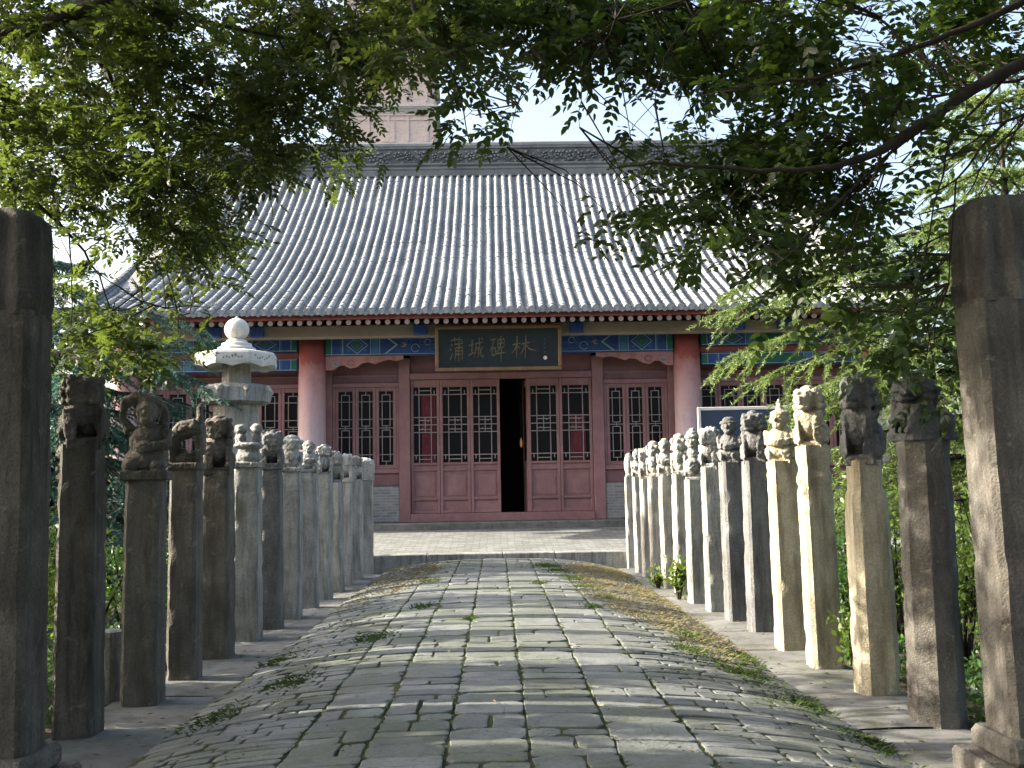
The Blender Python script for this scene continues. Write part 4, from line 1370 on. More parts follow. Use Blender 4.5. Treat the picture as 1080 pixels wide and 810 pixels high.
# pale stub standing in the dark between the nearest left posts
st = tag(empty('stone_stub', (-3.06, 8.45, 0)), 'short pale stone stub in the dark gap between two left posts', 'stub')
m = MB(); m.lathe([(.09, -.03), (.092, .3), (.088, .47), (.095, .475), (.095, .52), (.06, .535)], 14); m.build('body', M['stone_grey'], st, smooth=False)

# ---------------------------------------------------------------- sutra pillar (stone lantern tower)
sp_ = empty('sutra_pillar', (-4.47, 18.0, 0), R(8), 'tall pale stone pillar with white ball finial and scalloped octagonal canopy', 'stone pillar')
def octa(m, rows, seg=8): m.lathe(rows, seg, rot=PI/8)
m = MB(); octa(m, [(.40, .5), (.40, 3.1)]); m.build('shaft', M['stone_pale'], sp_)
m = MB(); octa(m, [(.75, -.05), (.75, .25), (.6, .26), (.6, .5)]); m.build('base', M['stone_grey'], sp_)
m = MB(); octa(m, [(.50, 3.09), (.60, 3.13), (.585, 3.36), (.50, 3.43), (.3, 3.45)])
slab = m.build('lower_slab', M['stone_grey'], sp_)
for k in range(8):
    a = k*PI/4+PI/8
    L = Lumps(random.Random(k)); c, s_ = math.cos(a), math.sin(a)
    L.e((c*.585, s_*.585, 3.34), (.055, .055, .055)); L.e((c*.63, s_*.63, 3.31), .032); L.e((c*.585, s_*.585, 3.25), (.035, .035, .11))
    L.e((c*.585-s_*.04, s_*.585+c*.04, 3.39), .025); L.e((c*.585+s_*.04, s_*.585-c*.04, 3.39), .025)
    remeshed('corner_head', L, .014, M['stone_pale'], slab, .003, 20, k)
m = MB(); octa(m, [(.26, 3.44), (.25, 3.80)]); m.build('neck', M['stone_pale'], sp_)
m = MB()
n = 96
rows = []
def cap_r(a, R0):
    q = (a-PI/8) % (PI/4)-PI/8
    return R0*math.cos(PI/8)/math.cos(q)*(.85)+R0*.15
prof = [(.30, 3.79, 0), (.60, 3.70, 1), (.71, 3.70, 1), (.72, 3.80, 0), (.715, 3.93, 0), (.69, 3.968, 0), (.30, 4.045, 0)]
vs = []
for (r, z, sc) in prof:
    for k in range(n):
        a = 2*PI*k/n
        rr = cap_r(a, r)
        vs.append((rr*math.cos(a), rr*math.sin(a), z+(sc*-.0+.05*abs(math.cos(a*4-PI/2)) if sc else 0)))
fs = [(i*n+k, i*n+(k+1) % n, (i+1)*n+(k+1) % n, (i+1)*n+k) for i in range(len(prof)-1) for k in range(n)]
fs += [tuple(range(n))[::-1], tuple(range((len(prof)-1)*n, len(prof)*n))]
m.add(vs, fs)
cn = m.build('canopy', M['stone_white'], sp_)
rg = random.Random(7)
m = MB()
for f_ in range(8):                        # worn relief scrolls on the rim
    a = f_*PI/4
    for q in range(7):
        aa = a+(q-3)*.075
        rr = cap_r(aa, .715)
        bm = bmesh.new(); bmesh.ops.create_icosphere(bm, subdivisions=1, radius=1)
        m.bm(bm, 0, Matrix.Translation((rr*math.cos(aa), rr*math.sin(aa), 3.86+rg.uniform(-.03, .03))) @ Matrix.Rotation(aa, 4, 'Z') @ Matrix.Diagonal((.012, .022, rg.uniform(.015, .035), 1)))
m.build('rim_relief', M['stone_grey'], cn)
m = MB(); m.lathe([(.32, 4.03), (.325, 4.075), (.27, 4.10), (.25, 4.155), (.19, 4.175), (.17, 4.21), (.11, 4.24)], 24)
m.build('lotus_base', M['stone_white'], sp_, smooth=False)
m = MB()
pr = [(.10, 4.215)]
for k in range(1, 15):
    a = -PI/2+.45+k*(PI-.55)/14
    pr.append((.212*math.cos(a), 4.405+.2*math.sin(a)))
pr += [(.035, 4.612), (.0, 4.64)]
m.lathe(pr, 24); m.build('ball_finial', M['stone_white'], sp_, smooth=True)

# ---------------------------------------------------------------- notice board behind the right row
sg = empty('notice_board', (5.32, 22.2, .36), R(-2), 'dark blue notice board with white frame standing before the right window', 'sign')
m = MB(); m.box(-.93, .93, -.02, .02, 1.62, 2.80); m.build('panel', M['sign_blue'], sg)
m = MB()
m.box(-1.0, -.93, -.035, .035, 1.55, 2.87, 0, .008); m.box(.93, 1.0, -.035, .035, 1.55, 2.87, 0, .008)
m.box(-.929, .929, -.033, .033, 2.80, 2.87, 0, .008); m.box(-.929, .929, -.033, .033, 1.55, 1.62, 0, .008)
m.build('frame', M['white'], sg)
for s in (-1, 1):
    m = MB(); m.box(s*.9-.04, s*.9+.04, .021, .09, -.08, 2.5); m.build('leg', M['lattice'], sg)

LEFT_CLUSTERS = [(-3.39,7.18,5.14,0.16,38),(-3.31,7.19,5.06,0.16,39),(-3.25,7.52,5.29,0.16,69),(-2.81,6.48,4.7,0.14,51),(-2.72,6.97,4.96,0.15,61),
    (-3.2,8.28,5.67,0.18,86),(-2.67,7.44,5.21,0.16,67),(-2.24,6.44,4.69,0.14,50),(-2.65,8.41,5.62,0.18,49),(-2.62,8.27,5.61,0.18,47),
    (-1.87,6.62,4.77,0.14,11),(-1.81,6.33,4.65,0.14,10),(-1.8,7.36,5.1,0.16,12),(-1.63,6.7,4.87,0.15,10),(-1.42,7.08,5.04,0.15,38),(-1.5,7.57,5.3,0.17,43),
    (-1.17,7.14,5.07,0.16,32),(-1.04,6.09,4.55,0.13,23),(-0.95,7.62,5.28,0.17,33),(-0.96,7.56,5.21,0.17,33),(-0.61,6.37,4.68,0.14,32),
    (-0.71,7.61,5.33,0.17,46),(-0.35,6.0,4.44,0.13,49),(-0.36,6.32,4.69,0.14,55),(-3.46,7.48,4.94,0.16,13),(-3.05,6.49,4.47,0.14,9),
    (-3.7,8.68,5.45,0.19,20),(-3.35,7.77,5.02,0.17,16),(-2.71,7.04,4.71,0.15,16),(-3.05,7.78,5.11,0.17,20),(-2.84,7.9,5.17,0.17,57),
    (-2.32,6.66,4.6,0.15,40),(-2.45,7.69,5.01,0.17,42),(-2.07,6.53,4.46,0.14,30),(-2.0,7.09,4.81,0.15,8),(-1.73,6.36,4.39,0.14,6),(-1.8,7.69,4.98,0.17,21),
    (-2.13,8.63,5.42,0.19,26),(-1.55,7.79,5.08,0.17,68),(-1.75,8.54,5.38,0.19,81),(-1.0,6.08,4.25,0.13,14),(-1.25,7.46,4.92,0.16,21),
    (-0.85,6.29,4.42,0.14,54),(-0.83,6.6,4.51,0.14,60),(-0.46,5.46,3.98,0.12,32),(-0.67,7.51,4.95,0.16,61),(-0.27,5.83,4.14,0.13,22),
    (-0.42,7.17,4.8,0.16,33),(-3.24,7.08,4.53,0.15,9),(-3.86,8.21,4.89,0.18,13),(-3.29,7.59,4.71,0.17,37),(-3.14,7.48,4.69,0.16,36),
    (-3.06,7.98,4.9,0.17,10),(-3.32,8.42,5.0,0.18,11),(-2.3,6.47,4.25,0.14,20),(-3.07,8.75,5.18,0.19,37),(-2.13,6.64,4.33,0.14,39),(-2.37,7.54,4.66,0.16,50),
    (-2.31,8.4,5.07,0.18,31),(-1.91,6.76,4.37,0.15,20),(-1.92,7.89,4.81,0.17,63),(-1.9,8.09,4.92,0.18,66),(-1.43,7.12,4.5,0.16,47),(-1.38,6.73,4.33,0.15,42),
    (-1.16,6.72,4.29,0.15,20),(-1.36,8.15,4.94,0.18,30),(-1.1,8.54,4.99,0.19,19),(-1.02,7.65,4.68,0.17,15),(-0.8,8.13,4.89,0.18,4),(-4.07,8.76,4.86,0.19,84),
    (-3.36,7.2,4.28,0.16,57),(-3.28,7.63,4.43,0.17,32),(-3.46,8.06,4.53,0.18,36),(-3.34,8.47,4.77,0.18,44),(-3.51,8.86,4.93,0.19,48),
    (-2.49,7.0,4.13,0.15,28),(-2.64,7.41,4.34,0.16,31),(-2.08,6.68,4.1,0.15,25),(-2.13,6.6,3.98,0.14,24),(-2.11,7.81,4.48,0.17,33),(-2.01,7.31,4.34,0.16,29),
    (-1.89,7.84,4.42,0.17,37),(-1.78,7.51,4.37,0.16,34),(-1.47,6.98,4.18,0.15,27),(-1.38,6.77,4.06,0.15,26),(-1.44,8.6,4.69,0.19,27),
    (-1.07,6.72,4.02,0.15,16),(-1.01,8.19,4.58,0.18,23),(-3.35,7.15,3.93,0.16,54),(-3.38,7.36,3.99,0.16,57),(-3.04,7.15,3.97,0.16,43),
    (-2.82,6.72,3.81,0.15,38),(-3.21,8.24,4.28,0.18,131),(-3.45,8.75,4.54,0.19,148),(-3.03,8.62,4.4,0.19,30),(-2.6,7.43,4.08,0.16,23),
    (-2.08,6.57,3.76,0.14,33),(-2.75,8.66,4.4,0.19,57),(-2.28,8.42,4.31,0.18,62),(-2.29,8.21,4.29,0.18,59),(-1.64,7.0,3.89,0.15,43),
    (-1.64,6.72,3.85,0.15,40),(-1.62,7.82,4.13,0.17,26),(-1.75,8.4,4.31,0.18,29),(-1.52,8.74,4.47,0.19,21),(-0.95,7.73,4.14,0.17,3),
    (-3.08,6.72,3.59,0.15,29),(-3.82,8.42,4.13,0.18,45),(-3.76,8.98,4.29,0.2,15),(-2.96,6.96,3.6,0.15,9),(-3.38,8.84,4.13,0.19,27),(-2.92,8.39,3.99,0.18,18),
    (-2.52,7.04,3.67,0.15,13),(-2.12,6.77,3.58,0.15,32),(-2.32,7.27,3.71,0.16,36),(-2.35,8.5,4.08,0.19,19),(-2.47,8.74,4.1,0.19,20),
    (-1.82,7.47,3.75,0.16,3),(-3.32,7.29,3.5,0.16,6),(-3.49,8.37,3.69,0.18,18),(-2.98,7.76,3.55,0.17,4),(-2.38,6.88,3.31,0.15,11),(-2.46,6.93,3.4,0.15,11),
    (-2.21,7.12,3.42,0.16,76),(-2.59,8.25,3.73,0.18,102),(-2.49,9.07,3.83,0.2,65),(-2.35,8.28,3.76,0.18,55),(-2.04,8.26,3.68,0.18,6),
    (-3.04,7.87,3.25,0.17,9),(-2.5,7.26,3.22,0.16,6),(-2.49,7.97,3.31,0.17,6),(-2.1,7.65,3.22,0.17,12),(-3.46,8.3,3.14,0.18,34),(-3.66,8.69,3.19,0.19,38),
    (-2.8,7.23,2.89,0.16,8),(-2.8,7.2,2.94,0.16,8),(-2.57,7.29,2.95,0.16,8),(-2.82,8.16,3.1,0.18,10),(-2.68,8.45,3.14,0.18,27),(-2.3,8.37,3.09,0.18,2),
    (-3.15,7.59,2.63,0.17,15),(-2.89,6.84,2.58,0.15,12),(-2.92,7.73,2.68,0.17,37),(-3.36,8.85,2.8,0.19,49),(-2.73,7.91,2.67,0.17,37),
    (-3.07,8.98,2.85,0.2,47),(-2.33,7.64,2.66,0.17,12)]
RIGHT_CLUSTERS = [(-0.09,6.16,4.59,0.13,34),(-0.16,7.5,5.2,0.16,50),(0.17,7.48,5.23,0.16,61),(0.11,6.67,4.82,0.15,48),(0.35,6.14,4.58,0.13,48),
    (0.36,6.39,4.63,0.14,52),(0.67,6.89,4.86,0.15,74),(0.66,6.42,4.65,0.14,64),(0.82,5.8,4.34,0.13,25),(0.91,6.79,4.84,0.15,35),(1.16,6.64,4.77,0.14,64),
    (1.11,6.46,4.65,0.14,60),(1.4,6.76,4.79,0.15,40),(1.33,6.43,4.71,0.14,36),(1.61,6.25,4.61,0.14,38),(1.34,5.2,4.13,0.11,26),(1.86,6.43,4.63,0.14,53),
    (1.6,5.48,4.23,0.12,38),(1.68,5.24,4.09,0.11,5),(1.96,5.88,4.4,0.13,7),(2.3,6.27,4.64,0.14,5),(2.37,6.37,4.68,0.14,5),(2.53,6.3,4.63,0.14,18),
    (2.42,5.88,4.44,0.13,16),(3.07,6.94,4.91,0.15,9),(3.09,6.9,4.93,0.15,9),(2.98,6.12,4.52,0.13,23),(3.24,6.82,4.8,0.15,29),(3.3,6.39,4.64,0.14,13),
    (3.64,6.97,4.97,0.15,16),(-0.14,7.44,4.89,0.16,57),(-0.14,6.32,4.44,0.14,41),(0.18,6.19,4.35,0.13,11),(0.18,7.35,4.82,0.16,16),(0.43,7.11,4.74,0.16,31),
    (0.41,6.32,4.39,0.14,25),(0.61,6.05,4.23,0.13,29),(0.57,5.96,4.23,0.13,28),(0.94,6.69,4.57,0.15,11),(0.85,6.27,4.34,0.14,10),(1.17,6.67,4.57,0.15,8),
    (1.15,6.37,4.42,0.14,8),(1.3,6.34,4.37,0.14,44),(1.27,5.86,4.16,0.13,37),(1.63,6.37,4.35,0.14,25),(1.62,6.44,4.4,0.14,25),(1.88,6.58,4.53,0.14,22),
    (1.78,6.2,4.31,0.14,20),(1.75,5.48,3.98,0.12,21),(2.13,6.47,4.47,0.14,29),(2.33,6.38,4.38,0.14,18),(1.92,5.23,3.92,0.11,12),(2.33,5.7,4.07,0.12,14),
    (2.53,6.34,4.38,0.14,17),(2.81,6.28,4.32,0.14,12),(3.02,6.91,4.6,0.15,15),(2.99,6.31,4.4,0.14,23),(3.37,6.94,4.65,0.15,28),(3.44,6.58,4.49,0.14,12),
    (3.37,6.57,4.46,0.14,12),(-0.13,6.16,4.1,0.13,10),(-0.13,6.71,4.29,0.15,12),(0.16,7.05,4.38,0.15,7),(0.13,7.41,4.6,0.16,8),(0.43,6.61,4.29,0.14,6),
    (0.66,6.74,4.25,0.15,2),(0.81,6.34,4.11,0.14,2),(0.97,5.87,3.95,0.13,8),(1.27,6.16,4.05,0.13,11),(1.29,5.2,3.65,0.11,9),(1.54,6.38,4.16,0.14,13),
    (1.83,6.48,4.15,0.14,10),(1.9,6.54,4.24,0.14,11),(1.74,5.33,3.71,0.12,13),(1.97,6.08,4.02,0.13,16),(2.07,5.81,3.95,0.13,11),(2.25,6.27,4.11,0.14,13),
    (2.16,5.37,3.77,0.12,4),(2.58,6.54,4.17,0.14,6),(2.67,6.13,4.01,0.13,8),(2.89,6.05,4.03,0.13,5),(3.33,6.46,4.16,0.14,6),(-0.12,6.5,4.01,0.14,17),
    (0.12,7.04,4.19,0.15,14),(0.79,6.0,3.78,0.13,2),(1.1,6.71,4.01,0.15,5),(1.34,6.54,4.0,0.14,12),(1.53,6.2,3.82,0.14,9),(1.64,6.57,3.94,0.14,11),
    (1.7,5.91,3.7,0.13,20),(1.86,6.46,3.91,0.14,24),(1.77,5.46,3.59,0.12,8),(1.72,5.22,3.45,0.11,7),(2.31,6.35,3.91,0.14,15),(2.32,6.34,3.87,0.14,15),
    (2.1,5.29,3.48,0.12,7),(2.4,6.09,3.76,0.13,9),(2.55,5.94,3.76,0.13,2),(2.71,5.72,3.66,0.12,2),(3.47,6.69,4.01,0.15,4),(0.96,6.87,3.86,0.15,8),
    (0.92,5.54,3.37,0.12,8),(1.05,6.15,3.62,0.13,10),(1.32,6.22,3.61,0.14,7),(1.27,5.96,3.5,0.13,7),(1.42,5.88,3.53,0.13,31),(1.52,6.12,3.53,0.13,33),
    (1.71,5.88,3.53,0.13,29),(1.62,5.72,3.43,0.12,27),(1.86,5.91,3.51,0.13,24),(1.73,5.45,3.34,0.12,20),(2.11,5.86,3.5,0.13,19),(1.99,5.58,3.37,0.12,18),
    (2.22,5.56,3.36,0.12,7),(2.09,5.38,3.3,0.12,6),(2.67,6.19,3.57,0.14,7),(2.67,6.24,3.6,0.14,7),(3.17,6.81,3.75,0.15,4),(3.3,6.42,3.69,0.14,2),
    (0.64,6.41,3.41,0.14,5),(0.89,6.47,3.46,0.14,5),(0.99,5.97,3.29,0.13,11),(1.05,6.02,3.33,0.13,11),(1.35,6.34,3.36,0.14,10),(1.25,6.09,3.32,0.13,9),
    (1.43,5.76,3.2,0.13,21),(1.56,6.31,3.35,0.14,25),(1.63,5.89,3.29,0.13,17),(1.67,6.05,3.32,0.13,18),(1.84,5.86,3.27,0.13,11),(1.81,5.71,3.21,0.12,10),
    (2.08,5.82,3.24,0.13,16),(1.93,5.38,3.12,0.12,14),(2.33,5.96,3.27,0.13,7),(2.51,6.35,3.38,0.14,8),(3.05,7.09,3.58,0.15,3),(0.57,6.6,3.24,0.14,4),
    (0.87,6.68,3.25,0.15,9),(1.05,6.31,3.18,0.14,6),(1.31,6.5,3.15,0.14,19),(1.18,5.8,3.04,0.13,15),(1.51,6.24,3.16,0.14,13),(1.32,5.36,2.9,0.12,10),
    (1.65,6.0,3.1,0.13,15),(1.64,5.99,3.04,0.13,15),(1.96,6.26,3.15,0.14,12),(2.0,6.3,3.11,0.14,12),(2.05,5.84,2.99,0.13,6),(2.08,5.75,3.04,0.13,6),
    (2.46,6.3,3.1,0.14,7),(2.53,5.97,3.05,0.13,6),(1.4,6.65,3.03,0.15,2),(1.3,5.44,2.71,0.12,5),(1.73,6.2,2.91,0.14,14),(1.73,6.31,2.88,0.14,15),
    (1.72,5.39,2.74,0.12,13),(1.72,5.37,2.73,0.12,13),(2.16,6.21,2.9,0.14,8),(1.84,5.29,2.67,0.12,6),(2.47,6.46,2.95,0.14,11),(2.36,6.09,2.81,0.13,10),
    (2.99,7.02,3.06,0.15,12),(2.72,6.31,2.86,0.14,10),(1.54,6.56,2.75,0.14,2),(1.42,5.22,2.46,0.11,3),(1.82,5.88,2.64,0.13,4),(2.13,6.01,2.64,0.13,3),
    (2.05,5.8,2.56,0.13,3),(2.48,6.3,2.66,0.14,11),(2.04,5.34,2.49,0.12,8),(2.81,6.68,2.73,0.15,16),(2.67,6.23,2.6,0.14,14),(1.66,5.34,2.32,0.12,2),
    (2.25,6.45,2.43,0.14,7),(2.39,6.27,2.41,0.14,9),(2.51,6.38,2.43,0.14,10),(2.86,6.86,2.47,0.15,21),(2.61,6.11,2.38,0.13,16),(2.62,6.12,2.17,0.13,8),
    (2.93,7.04,2.31,0.15,10)]
LEFT_LIMBS = [[(-3.67,6.81,4.44,0.0723),(-3.26,6.72,4.66,0.0638),(-2.85,6.64,4.71,0.0553),(-2.32,6.56,4.88,0.0425),(-1.53,6.31,5.05,0.0298),
    (-0.52,5.81,4.77,0.0187)],[(-2.85,6.64,4.71,0.0187),(-2.69,6.89,4.56,0.0153),(-2.57,7.3,4.28,0.0102),(-2.33,7.64,3.92,0.0068),(-1.94,7.8,3.71,0.0034)],[(-2.32,6.56,4.88,0.0187),
    (-2.14,6.97,4.89,0.0153),(-1.52,7.14,4.81,0.0102),(-0.65,7.14,4.7,0.0051)],[(-1.52,7.14,4.81,0.0076),(-1.24,7.47,4.43,0.0051),(-1.09,7.64,4.13,0.0026)],[(-3.92,7.3,4.12,0.0238),
    (-3.44,7.47,3.82,0.017),(-3.18,7.72,3.56,0.0119),(-3.01,7.88,3.27,0.0076),(-2.84,7.97,2.69,0.0043)],[(-3.18,7.72,3.56,0.0068),(-3.21,7.88,3.2,0.0051),
    (-3.25,7.97,2.62,0.0026)],[(-3.01,7.88,3.27,0.0051),(-2.65,7.8,3.04,0.0043),(-2.27,7.72,2.93,0.0017)],[(-0.52,5.81,4.77,0.017),(-0.39,5.48,4.1,0.0102),
    (-0.19,5.48,3.83,0.0059),(-0.12,5.48,3.46,0.0026)]]
RIGHT_LIMBS = [[(3.33,5.5,4.13,0.0425),(2.9,5.42,3.85,0.0357),(2.48,5.33,3.61,0.0306),(2.03,5.25,3.31,0.0238),(1.75,5.16,3.19,0.017),
    (1.36,5.16,3.18,0.0119),(0.81,5.07,3.2,0.0076),(0.57,5.07,3.17,0.0034)],[(2.48,5.33,3.61,0.0119),(2.06,5.33,3.28,0.0085),(1.77,5.25,3.03,0.0068),
    (1.53,5.16,2.78,0.0043),(1.29,5.16,2.59,0.0026)],[(3.24,5.33,4.31,0.0255),(2.57,5.16,3.96,0.0187),(2.17,5.16,3.82,0.0136),(1.67,5.16,3.66,0.0085),
    (1.18,5.16,3.61,0.0043)],[(3.36,5.59,3.89,0.0119),(2.77,5.59,3.79,0.0085),(2.3,5.5,3.65,0.0051),(1.94,5.42,3.41,0.0026)],[(3.35,5.59,3.78,0.011),
    (2.86,5.59,3.57,0.0085),(2.53,5.5,3.22,0.0059),(2.45,5.5,2.65,0.0034)],[(2.9,5.42,3.85,0.0102),(2.46,5.42,3.43,0.0068),(2.36,5.42,3.04,0.0043),
    (2.21,5.42,2.48,0.0026)],[(2.71,5.5,3.48,0.0051),(2.43,5.5,3.3,0.0043),(2.15,5.5,3.32,0.0026)],[(3.03,5.5,3.64,0.0068),(2.68,5.42,3.35,0.0051),
    (2.5,5.33,3.09,0.0034)],[(2.17,5.16,3.82,0.0085),(2.03,5.16,3.98,0.0068),(1.45,5.33,4.28,0.0051),(0.72,5.68,4.23,0.0043),(0.34,5.76,3.99,0.0026)],[(2.03,5.25,3.31,0.0068),
    (1.86,5.25,2.9,0.0043),(1.86,5.25,2.41,0.0026)],[(0.81,5.07,3.2,0.0043),(0.67,5.07,3.02,0.0026),(0.49,5.07,2.77,0.0013)],[(0.72,5.68,4.23,0.0051),
    (0.52,5.68,3.9,0.0034),(0.49,5.59,3.57,0.0017)],[(0.88,5.07,3.75,0.0034),(0.84,5.16,3.54,0.0026),(0.66,5.16,3.34,0.0013)],[(0.34,5.76,3.99,0.0034),
    (0.15,5.85,3.8,0.0026),(0.09,5.85,3.55,0.0013)],[(2.03,5.16,3.98,0.0102),(1.67,5.07,4.09,0.0085),(1.08,5.07,4.0,0.0051),(0.88,5.07,3.75,0.0026)]]

# ================================================================ PLANTS
def unit(v): return v/np.maximum(np.linalg.norm(v, axis=-1, keepdims=True), 1e-9)

def compound_leaves(rs, pos, dirs, length, leaflet, k=5, width=.42, droop=.14):
    """feathered leaves: k pairs of leaflets and one at the tip; returns (n, 6, 3) hexagons"""
    n = len(pos)
    up = np.array([0, 0, 1.0])
    d = unit(dirs)
    side = unit(np.cross(d, up+rs.normal(0, .35, (n, 3))))
    nrm = unit(np.cross(side, d))
    out = []
    L = length*rs.uniform(.7, 1.2, n)
    for q in range(2*k+1):
        i = q//2
        s = -1 if q % 2 else 1
        t = (.25+.75*(i+.3)/k) if q < 2*k else 1.02
        base = pos+d*(L*t)[:, None]-up*(droop*L*t*t)[:, None]
        ang = rs.normal(0, .12, n)+(.95-.25*t if q < 2*k else 0)
        ld = d*np.cos(ang)[:, None]+side*(s*np.sin(ang))[:, None]-up*(droop*.8*t)+nrm*rs.normal(0, .22, (n, 1))
        ld = unit(ld)
        lw = unit(np.cross(ld, nrm+rs.normal(0, .3, (n, 3))))
        ll = leaflet*rs.uniform(.75, 1.2, n)*(1 if i > 0 else .75)
        ww = ll*width*.5
        ln = np.cross(lw, ld)
        p0 = base
        tip = base+ld*ll[:, None]
        f = ln*(ll*.06)[:, None]
        a = base+ld*(ll*.28)[:, None]; b = base+ld*(ll*.66)[:, None]
        w1 = lw*(ww*.92)[:, None]; w2 = lw*(ww*.78)[:, None]
        out.append(np.stack([p0, a+w1+f, b+w2+f*.5, tip-f, b-w2+f*.5, a-w1+f], 1))
    return np.concatenate(out, 0)

def rand_dirs(rs, n, zbias=-.1, flat=.5):
    v = rs.normal(0, 1, (n, 3)); v[:, 2] = v[:, 2]*flat+zbias
    return unit(v)

def leafy_tree(name, label, root, limbs, clusters, extra, leafm, leaflen, leaflet, k, seed, trunk, width=.42):
    rs = np.random.RandomState(seed)
    t = empty(name, root, 0, label, 'tree')
    o = np.array(root)
    m = MB()
    nodes = []
    m.tube([np.array(p[:3])-o for p in trunk], [p[3] for p in trunk], 12)
    for L in limbs:
        P = [np.array(p[:3]) for p in L]; rr = [p[3] for p in L]
        # bend the limb a little between its points
        Q, q = [], []
        for i in range(len(P)-1):
            for s in range(4):
                f = s/4
                Q.append(P[i]*(1-f)+P[i+1]*f+rs.normal(0, .006, 3)); q.append(rr[i]*(1-f)+rr[i+1]*f)
        Q.append(P[-1]); q.append(rr[-1])
        m.tube([p-o for p in Q], q, 7)
        nodes += Q
    nodes = np.array(nodes)
    m.build('trunk', M['bark'], t, smooth=True)
    tw = MB()
    pos, dirs = [], []
    for (x, y, z, r, n) in clusters:
        c = np.array((x, y, z))
        d = np.linalg.norm(nodes-c, axis=1)
        a = nodes[np.argmin(d)]
        mid = (a+c)/2+rs.normal(0, .05, 3)+np.array([0, 0, .04])
        if np.min(d) < 1.7:
            tw.tube([a-o, mid-o, c-o], [.006, .004, .002], 4, cap=False)
        nn = max(1, n//6)
        for j in range(nn):                 # twiglets carry whorls of leaves
            tip = c+np.clip(rs.normal(0, .5, 3), -1, 1)*np.array([r, r*1.6, r*.85])*1.25
            tw.tube([c-o, (c+tip)/2+rs.normal(0, .02, 3)-o, tip-o], [.003, .0022, .0012], 3, cap=False)
            w_ = n//nn + (1 if j < n % nn else 0)
            for q in range(w_):
                f = rs.uniform(.3, 1.05)
                pos.append(c+(tip-c)*f+rs.normal(0, r*.22, 3)); dirs.append(unit((tip-c)*.8/(r+1e-6)+rs.normal(0, .8, 3)*np.array([1, 1, .5])+np.array([0, 0, -.12])))
    tw.build('twigs', M['bark'], t)
    V = compound_leaves(rs, np.array(pos), np.array(dirs), leaflen, leaflet, k, width)
    fast_mesh('crown', V-o, 6, leafm, t)
    if extra:                               # unseen crown added above, beside and behind the view to cut skylight
        pos, dirs = [], []
        for (x, y, z, rx, ry, rz, n) in extra:
            v = rand_dirs(rs, n, 0, 1)*(rs.uniform(.15, 1, (n, 1))**.5)
            pos.append(np.array((x, y, z))+v*np.array((rx, ry, rz))); dirs.append(rand_dirs(rs, n, -.25, .6))
        V = compound_leaves(rs, np.concatenate(pos), np.concatenate(dirs), leaflen*2.0, leaflet*2.3, 4, width*1.2)
        fast_mesh('upper_crown', V-o, 6, leafm, t)
    return t

LT_EXTRA = [(-5.2, 3.0, 6.6, 2.6, 4.2, 1.0, 900), (-2.0, 2.2, 6.6, 2.6, 4.4, .9, 900), (-5.6, 8.6, 7.8, 1.8, 2.4, .7, 350), (-1.6, 7.6, 7.6, 2.2, 1.8, .7, 350), (-6.6, 4.6, 4.6, 1.2, 2.6, 1.5, 600), (-6.0, 7.0, 6.9, 1.4, 1.8, .8, 350), (-3.4, -2.4, 4.0, 3.6, 1.3, 2.6, 1500)]  # leaf masses added overhead and behind the camera to darken the foreground
leafy_tree('ash_tree', 'overhanging tree with small dense leaflets reaching in from the upper left', (-5.3, 7.1, -.05), LEFT_LIMBS, LEFT_CLUSTERS, LT_EXTRA,
           M['leaf_l'], .235, .058, 6, 21, [(-5.3, 7.1, -.05, .26), (-5.27, 7.08, .6, .2), (-5.1, 7.0, 2.0, .165), (-4.6, 6.95, 3.3, .125), (-4.15, 6.85, 3.95, .09), (*LEFT_LIMBS[0][0][:3], .073)], .46)
RT_EXTRA = [(5.2, 4.0, 5.8, 2.0, 4.2, 1.3, 900), (2.4, 1.6, 6.0, 2.6, 4.0, .9, 900), (2.6, 7.0, 6.6, 2.2, 1.6, .6, 300), (6.2, 7.5, 4.6, 1.2, 1.6, 1.6, 350), (3.4, -2.4, 4.0, 3.6, 1.3, 2.6, 1500)]  # same added shading masses for the right tree
leafy_tree('walnut_leaved_tree', 'overhanging tree with broad feathered leaflets and dark bare branches at the upper right', (5.3, 6.0, -.05), RIGHT_LIMBS, RIGHT_CLUSTERS, RT_EXTRA,
           M['leaf_r'], .25, .068, 4, 22, [(5.3, 6.0, -.05, .24), (5.25, 6.0, .6, .18), (5.0, 5.9, 1.9, .15), (4.5, 5.7, 3.0, .11), (3.9, 5.55, 3.6, .075), (*RIGHT_LIMBS[0][0][:3], .045)], .54)

